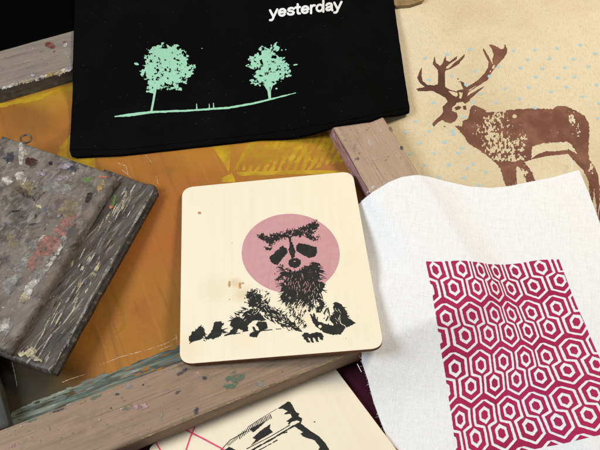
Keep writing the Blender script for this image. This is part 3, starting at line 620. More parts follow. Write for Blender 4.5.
# --- coaster plane: rests on the near rail's inner edge and on the mesh
P1 = W(a_li, b_li+.10, HF+.0010); P2 = W(a_li, b_ri-.01, HF+.0034)
TH = .0034
P3 = U(np.array((182., 187.)), ZM+.0006)
n = np.cross(P2-P1, P3-P1); n /= np.linalg.norm(n); n = n if n[2] > 0 else -n
CN = n; CC = n@P1+TH                 # top plane
print('coaster tilt', math.degrees(math.acos(n[2])))
def toC(dz): return lambda v: Uplane(v, CN, CC+dz)
cpx = [(182, 187.5), (352.5, 171), (384.5, 348), (179.5, 364.5)]
cw = toC(0)(np.array(cpx, float)); print('coaster sides', [np.linalg.norm(cw[i]-cw[(i+1) % 4]) for i in range(4)])
def roundpoly(pts, r, n_=8):
    P = np.array(pts); out = []; m = len(P)
    for i in range(m):
        a, b_, c_ = P[i-1], P[i], P[(i+1) % m]; u = (a-b_)/np.linalg.norm(a-b_); w = (c_-b_)/np.linalg.norm(c_-b_)
        for k in range(n_+1):
            t = k/n_; p0 = b_+u*r; p1 = b_+w*r; out.append((1-t)**2*p0+2*t*(1-t)*(b_+.12*(u+w)*r*.5)+t*t*p1)
    return out
def plate(name, top, nrm, thick, mat, parent, side=None, bw=.0004):
    m = len(top); V = list(top)+[p-nrm*thick for p in top]
    Fc = [list(range(m)), [m+i for i in range(m)][::-1]]+[[i, m+i, m+(i+1) % m, (i+1) % m] for i in range(m)]
    a = np.cross(top[1]-top[0], top[2]-top[1])
    area = sum(np.cross(top[i]-top[0], top[(i+1) % m]-top[0]) for i in range(m))
    if area@nrm < 0: Fc = [f[::-1] for f in Fc]
    o = mesh(name, V, Fc, mat, parent, False, [mat, side or mat], [0, 0]+[1]*m)
    return bevel(o, bw, 2)
co = empty('coaster', cw.mean(0)-CN*TH, 'square pale wooden plaque with rounded corners and a raccoon on a pink circle', 'wooden plaque')
cb = plate('plaque_body', roundpoly(cw, .0088), CN, TH, mt['ply'], co, mt['burnt'])
X, Y = grid(238, 210, 344, 298, .35)
f = esd(290.7, 253.6, 49, 39.8, 3, X, Y)
ink('printed_circle', f, X, Y, toC(.00008), mt['pinkink'], cb)
a = (250, 210, 7.5); z2 = (270, 255, 5.0); z3 = (185, 285, 6.0)
fine = []; rough = []
rough.append(Z([(58,195),(70,182),(100,185),(120,195),(150,198),(155,180),(190,175),(200,190),(240,178),(265,168),(315,155),(330,162),(370,138),(400,125),(425,135),(440,115),(465,95),(490,90),(510,105),(518,125),(500,140),(490,150),(470,165),(462,180),(440,190),(430,205),(410,200),(395,185),(380,200),(350,192),(320,195),(300,200),(280,208),(260,198),(230,210),(210,225),(200,215),(185,235),(170,262),(160,280),(145,262),(135,240),(110,228),(85,225),(70,212)], *a))
rough.append(Z([(100,282),(125,280),(155,294),(130,298)], *a)); rough.append(Z([(430,206),(460,200),(490,212),(485,226),(455,222)], *a))
fine.append(Z([(286,196),(306,196),(310,235),(324,262),(340,300),(336,355),(310,360),(300,330),(288,300),(297,265),(293,230)], *a))
fine.append(Z([(145,350),(170,335),(205,300),(230,278),(248,265),(258,280),(275,290),(285,315),(270,335),(250,355),(232,385),(205,410),(175,405),(155,385)], *a))
fine.append(Z([(345,295),(350,262),(365,250),(395,252),(440,262),(500,280),(503,320),(490,345),(445,360),(410,345),(380,325),(348,310)], *a))
fine.append(Z([(287,398),(295,375),(320,362),(350,360),(378,375),(383,398),(370,425),(335,437),(300,425)], *a))
fine.append(Z([(200,295),(225,310),(240,330),(290,350),(320,352),(302,325),(308,300),(322,285),(316,260),(322,235),(350,240),(385,285),(388,312),(428,340),(375,365),(355,395),(310,400),(270,388),(235,362),(215,340)], *z2))
fine.append(Z([(160,402),(172,386),(186,388),(200,396),(215,390),(235,385),(256,390),(268,404),(264,427),(250,420),(247,408),(238,412),(243,434),(232,437),(222,414),(210,412),(222,438),(208,436),(195,410),(188,416),(200,436),(186,436),(170,420)], *z2))
fine.append(Z([(25,310),(45,285),(65,270),(95,248),(115,260),(118,290),(100,325),(60,335),(30,345),(22,325)], *z3))
fine.append(Z([(120,320),(150,290),(170,260),(175,225),(205,218),(235,235),(215,250),(225,275),(210,305),(170,322)], *z3))
fine.append(Z([(235,305),(270,285),(290,255),(270,240),(285,205),(310,190),(340,200),(350,175),(375,155),(400,140),(440,160),(465,190),(485,210),(455,215),(420,208),(390,222),(375,245),(375,275),(350,280),(345,265),(320,262),(300,290)], *z3))
fine.append(Z([(425,238),(440,218),(490,222),(495,258),(445,285),(430,315),(405,312),(385,308),(392,288),(412,280),(402,250),(412,248),(424,268),(442,276),(445,262)], *z3))
rough.append(Z([(375,45),(410,45),(460,60),(465,75),(450,95),(500,105),(505,130),(540,150),(560,165),(600,180),(600,212),(570,215),(540,195),(505,190),(480,170),(440,150),(410,125),(380,130),(385,100),(400,75),(375,75)], *z3))
rough.append(Z([(0,268),(30,278),(55,285),(75,305),(100,330),(150,362),(158,380),(115,370),(95,355),(75,330),(40,320),(10,312),(-10,305),(-10,275)], *z2))
rough.append(Z([(238,222),(262,230),(275,245),(262,275),(240,292),(232,262),(248,250)], *z2)); rough.append(Z([(190,240),(205,222),(212,240),(196,290),(188,275)], *z2))
chest = Z([(62,84),(80,86),(110,82),(150,74),(190,52),(220,35),(245,45),(240,70),(250,90),(240,130),(272,155),(258,180),(238,208),(215,215),(185,238),(160,215),(130,228),(100,215),(65,232),(52,205),(80,180),(62,170),(80,150),(75,110),(55,85)], *z2)
X, Y = grid(184, 219, 362, 346, .28)
f = np.maximum.reduce([psd(p, X, Y) for p in fine])+.9*fbm(X*1.0, Y*1.0, 81, 3)
tl_ = np.maximum.reduce([psd(p, X, Y) for p in fine[6:9]])+2.2*fbm((X+Y)*.9, (X-Y)*.25, 88, 3)
f = np.maximum(f, tl_)
r = np.maximum.reduce([psd(p, X, Y) for p in rough])
f = np.maximum(f, np.minimum(r+.3+2.4*fbm(X*.6, Y*.9, 82, 3), 1.0+2.3*fbm(X*.45+Y*.2, Y*1.0, 83, 3)))
# fur of the chest: strokes fan outward
ang = np.arctan2(Y-262, X-299)
cf = psd(chest, X, Y)+.3+3.6*fbm(ang*9, np.hypot(X-299, Y-262)*.16, 84, 3)
f = np.maximum(f, np.minimum(cf, 1.45+2.7*fbm(X*1.1, Y*.5, 85, 3)))
# single hairs standing off the outlines
rg = np.random.default_rng(12)
def hairs(f, a0, b0, n, ang0, spread, ln0, w, jit=1.0, val=True):
    for _ in range(n):
        t_ = rg.random(); x0_ = a0[0]+(b0[0]-a0[0])*t_+rg.normal()*jit; y0_ = a0[1]+(b0[1]-a0[1])*t_+rg.normal()*jit
        an = math.radians(ang0+rg.normal()*spread); l_ = ln0*rg.uniform(.5, 1.5); x1_ = x0_+l_*math.cos(an); y1_ = y0_+l_*math.sin(an)
        i0 = int(max(0, (min(x0_, x1_)-2-X[0, 0])/.28)); i1 = int(max(1, (max(x0_, x1_)+2-X[0, 0])/.28)); j0 = int(max(0, (min(y0_, y1_)-2-Y[0, 0])/.28)); j1 = int(max(1, (max(y0_, y1_)+2-Y[0, 0])/.28))
        sl = (slice(j0, j1), slice(i0, i1)); h_ = lsd([(x0_, y0_), (x1_, y1_)], [w, .12], X[sl], Y[sl])
        f[sl] = np.maximum(f[sl], h_) if val else np.minimum(f[sl], -h_)
for args in (((283, 272), (285, 300), 34, 165, 14, 6, .55), ((285, 298), (308, 301), 44, 110, 22, 6, .6), ((308, 301), (321, 294), 26, 70, 20, 5, .6), ((318, 265), (321, 290), 34, 20, 16, 5, .5), ((280, 268), (292, 271), 16, 190, 20, 4, .4),
             ((250, 296), (262, 300), 22, 190, 15, 5, .6), ((262, 302), (284, 316), 24, -20, 18, 3.6, .6), ((250, 306), (290, 330), 26, 40, 16, 3.6, .6), ((248, 293), (258, 292), 16, -60, 30, 3, .45),
             ((190, 338), (203, 326), 16, -50, 20, 3, .5), ((212, 332), (220, 322), 14, -30, 25, 3.5, .5), ((232, 320), (250, 306), 26, -150, 20, 4, .5), ((203, 332), (205, 340), 8, 20, 20, 3, .5), ((222, 326), (222, 334), 9, 15, 20, 4, .5),
             ((259, 237), (268, 240), 14, -140, 30, 2.5, .4), ((270, 236), (300, 230), 40, -80, 30, 2.2, .4), ((268, 240), (290, 237), 24, 95, 25, 2.6, .4), ((300, 232), (314, 236), 22, 80, 30, 3, .4), ((306, 226), (317, 221), 12, -60, 40, 1.8, .4),
             ((334, 303), (347, 317), 18, -30, 25, 4, .5), ((311, 300), (316, 322), 18, 75, 15, 5, .5), ((290, 305), (306, 326), 34, 105, 25, 4, .4), ((326, 306), (330, 316), 14, 100, 25, 4, .45), ((282, 324), (301, 331), 14, 30, 14, 4, .6)):
    hairs(f, *args)
for args in (((286, 280), (316, 292), 60, 100, 25, 3.0, .28, 5), ((262, 300), (285, 318), 30, 30, 20, 4, .35, 2.5), ((236, 318), (262, 312), 14, -40, 20, 4, .3, 3), ((300, 236), (312, 228), 14, 80, 40, 2, .3, 2), ((335, 306), (342, 325), 12, 60, 20, 5, .35, 2)):
    hairs(f, *args, False)
# specks of fur
sp = np.maximum.reduce([esd(296, 311, 9, 11, 0, X, Y)*.25, esd(257, 298, 12, 8, 0, X, Y)*.25, esd(331, 318, 6, 14, -25, X, Y)*.25, esd(281, 276, 4, 8, 0, X, Y)*.15, esd(314, 236, 8, 3, 30, X, Y)*.3])
f = np.maximum(f, np.minimum(sp+.4, -.75+2.2*fbm(X*.75+Y*.2, Y*.6, 86, 3)))
f = np.maximum(f, lsd([(258, 331), (264, 330.4), (272, 329.6)], .45, X, Y)); f = np.maximum(f, lsd([(276, 329), (281, 328.8)], .35, X, Y)); f = np.maximum(f, lsd([(225, 335), (240, 333)], .4, X, Y))
f = np.minimum(f, -esd(320, 326.4, 1.8, 1.6, 0, X, Y)); f = np.minimum(f, -esd(294.6, 261.3, 1.2, .5, 0, X, Y)); f = np.minimum(f, -esd(279, 249, .5, .5, 0, X, Y))
tag(ink('printed_raccoon', f, X, Y, toC(.00016), mt['blackink'], cb), 'black ragged raccoon print')
st_ = []
X, Y = grid(192, 204, 350, 345, .3)
f = np.maximum.reduce([esd(229.5, 284, 1.3, 2.6, 10, X, Y)+.9*fbm(X, Y, 3), esd(240, 286, 1.2, 3, 0, X, Y)+.9*fbm(X, Y, 5), esd(243, 283, 1.5, .8, 0, X, Y)+.4*fbm(X, Y, 5), esd(199.5, 212.8, 1.8, 1.4, 0, X, Y)+.4*fbm(X, Y, 6), esd(229.5, 299.5, .6, .6, 0, X, Y), esd(238.7, 317, .9, 1, 0, X, Y)+.3*fbm(X, Y, 9), esd(346, 338.5, .5, .4, 0, X, Y), esd(232, 243, .5, .5, 0, X, Y)])
ink('stain', f, X, Y, toC(.00006), mt['stain'], cb)

# --- white linen over the corner of the frame
obs = np.maximum(base, np.where((B_ > b_ro) & (A_ > a_li-.2), .0140, 0))
# a soft rise away from the frame (the canvas below is folded)
hw = relax(obs+.0022, .00004)
cob = (CC-TH-.0014-CN[0]*GXX-CN[1]*GYY)/CN[2]
cin = psd(roundpoly(cw, .0088)and[tuple(p[:2]) for p in cw], GXX, GYY) > -.006
hw = np.where(cin, np.minimum(hw, np.maximum(cob, obs+.0016)), hw)
for _ in range(14):
    hw = np.maximum(blur(hw, 3), obs+.0019)
hw = blur(hw, 1)
lin_extra = lambda x, y: .0010*fbm(x*13+y*4, y*10, 90, 2)
lin_h = HFld(hw, lin_extra)
lin_poly = [(358, 205), (364, 199), (375, 190.5), (388, 182.5), (402, 177), (416, 175), (430, 177), (450, 182), (470, 186.5), (490, 188), (510, 186), (530, 182), (552, 177.5), (579, 170), (589, 193), (601, 226), (640, 320), (690, 480), (640, 520), (420, 520), (403, 455), (388, 440), (373, 400), (368, 380), (362, 362), (361, 340), (361, 300), (360, 250)]
ln = empty('white_cloth', U(np.array((480., 320.)), 0), 'white linen cloth printed with a magenta hexagon pattern', 'cloth')
lb, PL = cloth('cloth_sheet', lin_poly, lin_h, .0009, mt['linen'], ln, .0013, .00012)

# hexagon print: control points of the pattern read off the photograph, laid on the cloth
R_ = [
 (0.00, [0,1,2,3,4,5], [(435.2,270),(461.9,268.8),(480.8,270),(496,271.7),(515,271.3),(540.8,267.4)]),
 (0.38, [.5,1.5,2.5,3.5,4.5,5.5], [(453.9,288),(477,287.5),(495,287.8),(510.8,288.7),(533.8,286),(560.1,280.4)]),
 (1.00, [0,1,2,3,4,5], [(446.2,317.9),(472.4,315.8),(494.8,314.4),(511.4,313.9),(531.2,312.6),(556.6,307.5)]),
 (1.38, [.5,1.5,2.5,3.5,4.5,5.5], [(465.4,335.7),(488.7,333.8),(509.2,332.5),(527.7,331),(549.4,327.5),(576.5,322.2)]),
 (2.00, [0,1,2,3,4,5,6], [(455.1,368.2),(480.9,364.9),(503.4,361.3),(525.6,358.6),(546.3,356.5),(573.9,350.2),(600.5,343)]),
 (2.38, [.5,1.5,2.5,3.5,4.5,5.5], [(471,386.5),(494.7,383.2),(516.3,379.6),(540,376.6),(567.3,370.3),(596.4,364.3)]),
 (3.00, [0,1,2,3,4,5], [(459.9,419.5),(484.5,414.7),(509.1,410.5),(535.8,405.7),(564.9,400),(594,393.1)]),
 (3.38, [.5,1.5,2.5,3.5,4.5,5.5], [(475.8,438.1),(501.6,433.3),(529.8,427.3),(558,421.9),(588.3,415),(618.5,407.5)])]
_eL = [(427.0, 270), (431.3, 290), (435.8, 319), (438.7, 338), (443.9, 370), (447.2, 390), (451.9, 422), (454.6, 443)]
_eR = [(561.5, 265), (566.5, 278), (576, 303), (583, 318), (592, 346), (602, 362), (613, 389), (624, 406)]
R_ = [(v_, [-.38]+ks+([5.76] if ks[-1] < 5.7 else []), [_eL[i]]+pp+([_eR[i]] if ks[-1] < 5.7 else [])) for i, (v_, ks, pp) in enumerate(R_)]
def hermite(xs, ys, x):
    xs = np.array(xs, float); ys = np.array(ys, float)
    m = np.gradient(ys, xs); i = np.clip(np.searchsorted(xs, x)-1, 0, len(xs)-2); h = xs[i+1]-xs[i]; t = (x-xs[i])/h
    tc = np.clip(t, 0, 1); t2, t3 = tc*tc, tc**3
    v = (2*t3-3*t2+1)*ys[i]+(t3-2*t2+tc)*h*m[i]+(-2*t3+3*t2)*ys[i+1]+(t3-t2)*h*m[i+1]
    return v+np.where(t < 0, t*h*m[i], 0)+np.where(t > 1, (t-1)*h*m[i+1], 0)
KK = np.linspace(-.6, 6.2, 69); RV = np.array([r_[0] for r_ in R_])
CT = np.array([[(hermite(ks, [p[0] for p in pp], np.array([k]))[0], hermite(ks, [p[1] for p in pp], np.array([k]))[0]) for k in KK] for _, ks, pp in R_])
# smooth alternating wobble of the rows
CTx = CT.copy()
def topx(kv):
    k, v_ = kv[:, 0], kv[:, 1]
    fk = np.clip((k-KK[0])/(KK[1]-KK[0]), 0, len(KK)-1.001); i = fk.astype(int); u = fk-i
    rows = CTx[:, i, :]*(1-u)[None, :, None]+CTx[:, i+1, :]*u[None, :, None]
    out = np.zeros((len(k), 2))
    # catmull/hermite along v, per point
    xs = RV; m = np.zeros_like(rows)
    m[1:-1] = (rows[2:]-rows[:-2])/(xs[2:]-xs[:-2])[:, None, None]; m[0] = (rows[1]-rows[0])/(xs[1]-xs[0]); m[-1] = (rows[-1]-rows[-2])/(xs[-1]-xs[-2])
    j = np.clip(np.searchsorted(xs, v_)-1, 0, len(xs)-2); h = (xs[j+1]-xs[j]); t = (v_-xs[j])/h; tc = np.clip(t, 0, 1)[:, None]; ar = np.arange(len(k)); h_ = h[:, None]
    t2, t3 = tc*tc, tc**3
    out = (2*t3-3*t2+1)*rows[j, ar]+(t3-2*t2+tc)*h_*m[j, ar]+(-2*t3+3*t2)*rows[j+1, ar]+(t3-t2)*h_*m[j+1, ar]
    out = out+np.where(t < 0, t*h, 0)[:, None]*m[j, ar]+np.where(t > 1, (t-1)*h, 0)[:, None]*m[j+1, ar]
    return out
VS = 2.1
kk, vv = np.meshgrid(np.arange(-.40, 5.80, .019), np.arange(-.19, 3.84, .0090))
x = kk+.0*vv; y = vv
yp = np.mod(y+.5, 1.0)-.5             # position inside a pair of rows, rows at 0 and .38
yp = np.where(yp < -.31, yp+1, yp)
kf = np.mod(x, 1.0)
def hexd(dx, dy, r, T, S): 
    ax_, ay_ = np.abs(dx), np.abs(dy)
    return np.maximum(ax_/r, ay_/T+ax_/r*(1-S/T))
d1 = hexd(np.minimum(kf, 1-kf)*np.where(kf < .5, 1, -1), yp, 1, .80, .40); d2 = hexd(kf-.5, yp-.38, 1, .80, .40)
dd = np.minimum(d1, d2)
ring = np.abs(dd-.172)-.046
r_, T_, S_ = .404, .316, .160
mp = [(0, -T_), (r_, -S_), (r_, S_), (.5-r_, .38-S_), (.5-r_, .38+S_), (.5, .38+T_), (.5+r_, .38+S_), (.5+r_, .38-S_), (1-r_, S_), (1-r_, -S_), (1, -T_)]
mp = [(a_*1., b_*VS) for a_, b_ in mp]
line = -9+0*x
for sh in (-1, 0, 1):
    for dv in (0, 1):
        line = np.maximum(line, lsd([(a_+sh, b_-dv*VS) for a_, b_ in mp], .050, kf, yp*VS))
ink_f = np.minimum(ring, -line)+.012*fbm(x*14, y*30, 95, 3)
# straight cut edges of the print, a little uneven
edge_ = np.minimum.reduce([x+.37, 5.74-x, (y+.165)*VS, (3.80-y)*VS])
ink_f = np.minimum(ink_f, edge_)
ph = ink('printed_hexagons', ink_f, kk, vv, lambda kv: lay(lin_h, .00014)(topx(kv)), mt['magenta'], lb)
tag(ph, 'magenta hexagon print')
# frayed edge: short thread ends along the cut sides
rg = np.random.default_rng(44); VV = []; FF = []
PLc = PL.mean(0)
for i in range(len(PL)):
    a_, b_ = PL[i], PL[(i+1) % len(PL)]; d_ = b_-a_; l_ = np.linalg.norm(d_); d_ = d_/l_; nn_ = np.array([d_[1], -d_[0]])
    if nn_@((a_+b_)/2-PLc) < 0: nn_ = -nn_
    for k in range(int(l_/.0011)):
        p_ = a_+d_*rg.uniform(0, l_)-nn_*.0006; dr = nn_+d_*rg.normal()*.5; dr /= np.linalg.norm(dr); ln_ = rg.uniform(.0008, .0019) if rg.random() < .93 else rg.uniform(.002, .004)
        pts_ = [p_, p_+dr*ln_*.5+d_*rg.normal()*.00008, p_+dr*ln_+d_*rg.normal()*.0003]; sd_ = np.array([-dr[1], dr[0]])*.00008; n0 = len(VV)
        for t__, q_ in enumerate(pts_):
            z_ = float(lin_h(q_[0], q_[1]))-.0003+rg.normal()*.0001
            VV += [(q_[0]-sd_[0], q_[1]-sd_[1], z_), (q_[0]+sd_[0], q_[1]+sd_[1], z_), (q_[0], q_[1], z_+.00014)]
        for t__ in (0, 1):
            u0 = n0+3*t__; FF += [[u0, u0+1, u0+4, u0+3], [u0+1, u0+2, u0+5, u0+4], [u0+2, u0, u0+3, u0+5]]
mesh('frayed_edge', VV, FF, mt['linen'], lb)
# loose threads
def tube(name, pts, r, mat, parent):
    cu = bpy.data.curves.new(name, 'CURVE'); cu.dimensions = '3D'; cu.bevel_depth = r; cu.bevel_resolution = 2
    s = cu.splines.new('NURBS'); s.points.add(len(pts)-1); rp = rootpos(parent)
    for p, q_ in zip(s.points, pts): p.co = (*(np.array(q_)-rp), 1)
    s.use_endpoint_u = True; s.order_u = 3
    tmp = bpy.data.objects.new(name+'_c', cu); COL.objects.link(tmp)
    dg = bpy.context.evaluated_depsgraph_get(); me = bpy.data.meshes.new_from_object(tmp.evaluated_get(dg)); bpy.data.objects.remove(tmp)
    me.materials.clear(); me.materials.append(mat); me.polygons.foreach_set('use_smooth', [True]*len(me.polygons))
    o = bpy.data.objects.new(name, me); COL.objects.link(o); o.parent = parent; return o
for pts in ([(571.5, 173), (572, 165), (572.3, 160.5), (571, 158.6), (567.5, 158.4)], [(361.5, 372), (359, 367.5), (357.3, 364)], [(598.3, 236), (597.5, 220), (599.5, 205), (601, 200)]):
    z = .014 if pts[0][0] > 500 else .028
    P = U(np.array(pts, float), z)
    tube('loose_thread', P, .00022, mt['linen'], ln)

# ------------------------------------------------------------------ jar board (lies under the frame)
BT = .0042
r0, r1 = U(np.array((336.7, 370.)), BT), U(np.array((396.5, 449.5)), BT)
dv = (r1-r0)/np.linalg.norm(r1-r0); ac = np.cross(np.array([0, 0, 1.]), dv)   # across
tl = U(np.array((146., 448.5)), BT)
t = (tl-r0)@dv; w_ = (tl-r0)@ac; print('board', t, w_)
s_ = -.012
corner = r0+dv*s_
if w_ < 0: ac = -ac; w_ = -w_
# left top corner rounded: board is turned a little, so it is built from its own side vectors
TLc = tl+(-dv)*0
bc = [r0+dv*min(s_, t), r0+dv*min(s_, t)+ac*w_, r0+dv*(min(s_, t)+w_)+ac*w_, r0+dv*(min(s_, t)+w_)]
if t > .004:                          # keep the corner where it is seen
    bc[1] = tl; side = (bc[1]-bc[0]); bc[2] = bc[1]+dv*w_; bc[3] = bc[0]+dv*w_
bd = empty('jar_board', np.mean(bc, 0)-np.array([0, 0, BT]), 'pale wooden board printed with a black jar and pink lines, half under the frame', 'wooden board')
bo = plate('board_body', roundpoly(bc, .006), np.array([0, 0, 1.]), BT-.0003, mt['board'], bd, mt['stain'])
j = (200, 390, 4.286)
X, Y = grid(160, 396, 372, 600, .34)
toB = lambda dz: (lambda v: U(v, BT+dz))
A = Z([(332,80),(375,50),(386,50),(412,96),(426,100),(422,112),(438,122),(434,136),(415,130),(388,138),(370,134),(395,116),(388,102),(358,104),(376,90),(352,80)], *j)
Bk = Z([(225,205),(262,172),(300,147),(298,165),(312,180),(270,205),(215,240),(240,212)], *j)
Dk = Z([(212,166),(250,148),(287,128),(266,150),(228,182)], *j)
G = Z([(398,152),(432,143),(470,173),(512,200),(538,230),(556,260),(562,300),(565,400),(535,430),(525,330),(505,262),(514,245),(492,215),(442,200),(430,187),(442,180),(420,166)], *j)
Hh = Z([(98,262),(125,243),(152,256),(160,280),(110,290)], *j)
f = np.maximum.reduce([psd(p, X, Y) for p in (A, Bk, Dk, G, Hh)])+.45*fbm(X*.6, Y*.6, 61, 3)
def zl(pts, w): return lsd(Z(pts, *j), w, X, Y)
f = np.maximum.reduce([f, zl([(85, 262), (130, 214), (165, 195), (200, 175)], .35), zl([(330, 80), (300, 98), (250, 128), (205, 158)], .18),
                       zl([(200, 252), (300, 200), (385, 150)], .35)+.2*fbm(X*.5, Y*.5, 7), zl([(215, 262), (320, 203), (380, 166), (430, 140)], .75)+.6*fbm(X*.35, Y*.35, 9), zl([(245, 262), (300, 232), (330, 215)], .4)+.5*fbm(X*.5, Y*.5, 12),
                       zl([(345, 187), (372, 180)], .5)+.4*fbm(X, Y, 4), zl([(410, 112), (380, 145)], .7)+.4*fbm(X, Y, 4), zl([(90, 262), (60, 330), (62, 420)], 1.2)+.6*fbm(X*.4, Y*.4, 6)])
for k in range(22):
    t_ = k/21; cx, cy = 168+(303-168)*t_, 200-(200-112)*t_-6*math.sin(t_*3.14)
    f = np.maximum(f, zl([(cx-3, cy-8), (cx+3, cy+9)], .30 if k % 3 else .42))
for k in range(9): f = np.maximum(f, zl([(118+k*5, 232-k*4), (122+k*5, 240-k*4)], .25))
f = np.maximum(f, esd(314.6, 421.8, .7, .7, 0, X, Y))
f = np.maximum(f, lsd([(328, 478), (346, 515), (352, 550), (340, 572), (300, 582), (262, 590), (240, 574), (224, 530), (214, 486)], [2.2, 3, 2.2, 3.2, 1.2, 1.6, 2.4, 1.2, .9], X, Y)+1.1*fbm(X*.25, Y*.25, 66, 4))
tag(ink('printed_jar', f, X, Y, toB(.0002), mt['blackink'], bo), 'black mason jar print')
X, Y = grid(140, 415, 232, 500, .3)
f = np.maximum.reduce([lsd([(183, 428.4), (203, 438.5), (223.5, 449.5)], .75, X, Y), lsd([(195.5, 425), (190, 438), (185, 453), (184, 468)], .65, X, Y), lsd([(156, 442.5), (159, 448), (164, 456)], .6, X, Y), lsd([(172, 424), (186, 430)], .6, X, Y)])
ink('printed_lines', f, X, Y, toB(.0003), mt['pinkline'], bo)

# ------------------------------------------------------------------ squeegee, leaning on the left rail
q0 = U(np.array((0., 352.)), HF+.001+.0005); q1 = U(np.array((158., 187.)), ZM+.001); q2 = U(np.array((10., 137.)), ZM+.012)
SN = np.cross(q1-q0, q2-q0); SN /= np.linalg.norm(SN); SN = SN if SN[2] > 0 else -SN
SC = SN@q0
HL, HP = .0070, .0145                 # thickness of the blade holder and of the handle
def toS(dz): return lambda v: Uplane(v, SN, SC+dz)
O = toS(HL)(np.array((54., 372.5))); Q = toS(HL)(np.array((158.5, 187.)))
su = (Q-O)/np.linalg.norm(Q-O); sv = np.cross(SN, su)       # sv points left
LU = np.linalg.norm(Q-O)
rel = lambda p, dz: ((toS(dz)(np.array(p, float))-O)@su, (toS(dz)(np.array(p, float))-O)@sv)
print('squeegee L', LU, 'tilt', math.degrees(math.acos(SN[2])), 'bl', rel((0, 351), HL), 'plank tr', rel((113, 176), HP), 'plank tl', rel((12, 137), HP), 'plank edge low', rel((8, 342), HP), rel((2, 349), HL))
pv0 = (rel((111, 183), HP)[1]+rel((10, 338), HP)[1])/2
pu1 = (rel((113, 176), HP)[0]+rel((12, 137), HP)[0])/2
wide = max(.10, rel((12, 137), HP)[1]-pv0)
print('pv0', pv0, 'pu1', pu1, 'wide', wide)
sq = empty('squeegee', O+su*LU/2+sv*.05-SN*HL, 'wide wooden squeegee crusted with grey, white and pink dried paint', 'squeegee')
base0 = O-SN*HL
# blade holder profile: ridge at the right edge
w2 = pv0+.012
prof = [(.0015, .0), (w2, 0), (w2, HL-.0004), (pv0-.002, HL-.0008), (.016, HL-.0012), (.0095, HL-.0008), (.0078, HL+.0006), (.0055, HL+.0010), (.0030, HL+.0006), (.0012, HL-.0014), (.0006, HL-.004), (.0004, .002)]
hold = sweep('blade_holder', prof, base0, su, sv, SN, LU, mt['sq_low'], sq, .00015, .003, 31, .0012)
pp = [(0.004, 0.0), (wide, 0), (wide, HP)]+[(.0095, HP), (.0055, HP-.0006), (.0028, HP-.0018), (.0012, HP-.0040), (.0006, HL-.001), (.0006, .004)]
hand = sweep('handle', pp, base0+sv*(pv0-.0045)+su*.0005-SN*.0, su, sv, SN, pu1-.0005, mt['sq_top'], sq, .00012, .003, 41, .0012)
blade = sweep('blade', rrect(.0035, HL*.72, (.001,)*4, 3), base0-sv*.0022+SN*.0012, su, sv, SN, LU-.004, mt['rubber'], sq, .0006, .002, 51, .0006)
toT = toS(HP+.00022)
it = [(21, 152, 2.6, 13, 2, 'white', .55), (20.5, 178, 5.8, 7.5, -15, 'white', .5), (7, 180.5, 5.5, 3.6, 0, 'white', .5), (25, 151.5, 1.6, 2.2, 0, 'cream', .8), (9, 158, 4, 6, 30, 'navy', .7), (24, 193, 11, 3.4, 30, 'black', .7), (38, 186.5, 5, 1.3, -28, 'black', .8), (50.5, 163, 2, 2.3, 0, 'black', .5),
      (88, 180, 4, 2.3, -8, 'lime', .7), (104, 176.8, 7.5, .8, -2, 'orange', .15), (88.5, 197.5, 3, 5.4, 30, 'black', .35), (66, 225, 14, 6.5, -40, 'pink', .6), (48, 246, 12, 8.5, -50, 'pink', .6), (35, 259, 11, 6, -50, 'pink', .8), (45, 251, 1.6, 4.5, 30, 'black', .5), (58, 248, 4.6, 5.5, 20, 'white', .6), (63, 239, 5, 3, -40, 'grey', .8), (42, 238.5, 3.6, 2.4, -30, 'white', .8),
      (66, 166, 8, 2.4, -20, 'lav', .9), (60, 178, 8, 2.2, -8, 'lav', 1), (40, 173, 5, 2.5, 0, 'lav', 1), (52, 188, 9, 6, 0, 'grey', 1.1), (65, 187, 7, 4, 30, 'grey', 1.1), (84, 165, 5, 3.4, -30, 'grey', 1), (74, 168, 4, 2.4, 0, 'navy', .9), (48, 266, 14, 2.2, -52, 'white', .9), (38, 278, 10, 3.2, -52, 'grey', .9), (30, 288, 12, 4, -52, 'white', .8), (25, 297, 6, 3.5, -52, 'cream', .9),
      (8, 330, 8, 6, -40, 'grey', .9), (3, 325, 6, 5, -40, 'white', .9), (4, 342, 5, 2.6, -52, 'cream', .9), (32, 247, 3, 8, 30, 'grey', 1.1), (22, 265, 4, 10, 30, 'grey', 1.2), (10, 285, 5, 12, 30, 'grey', 1.2), (34, 224, 5, 1, -10, 'navy', .9), (36, 216, 2, 1.6, 0, 'navy', .8), (15, 211, 4, .8, -5, 'black', .8), (12, 240, 5, 6, 0, 'tan', 1.1), (68, 208, 11, 8, -40, 'tan', 1.0), (28, 188, 14, 6, 0, 'tan', 1.2), (32, 163, 7, 6, 0, 'maroon', 1.3), (98, 170, 5, 2, -20, 'black', .9), (101, 186, 2, 7, 33, 'edge', 1.0)]
it += scatter([(-5, 150), (14, 140), (106, 176), (10, 330), (-5, 335)], 90, 23, ['grey', 'white', 'black', 'navy', 'lav', 'tan', 'cream'], .25, 1.6)
splats('paint_stain', it, toT, hand, 400, clip=[(8, 140), (20, 141), (110, 177.5), (109, 182), (2, 342), (-30, 340), (-30, 160)])
toL = toS(HL+.0001)
rg = np.random.default_rng(5); it = []
dirx, diry = (158-54)/212, (187-372)/212
for k in range(120):                  # streaks along the holder
    t_ = rg.random(); o_ = rg.uniform(10, 40) if k % 3 else rg.uniform(16, 30)
    cx = 54+104*t_-o_*.87; cy = 372-185*t_-o_*.49
    it.append((cx, cy, rg.uniform(2, 9), rg.uniform(.3, 1.0), -60.6+rg.uniform(-5, 5), ['cream', 'grey', 'cream', 'white', 'tan', 'maroon', 'lav', 'black', 'navy'][rg.integers(9)], 1.0))
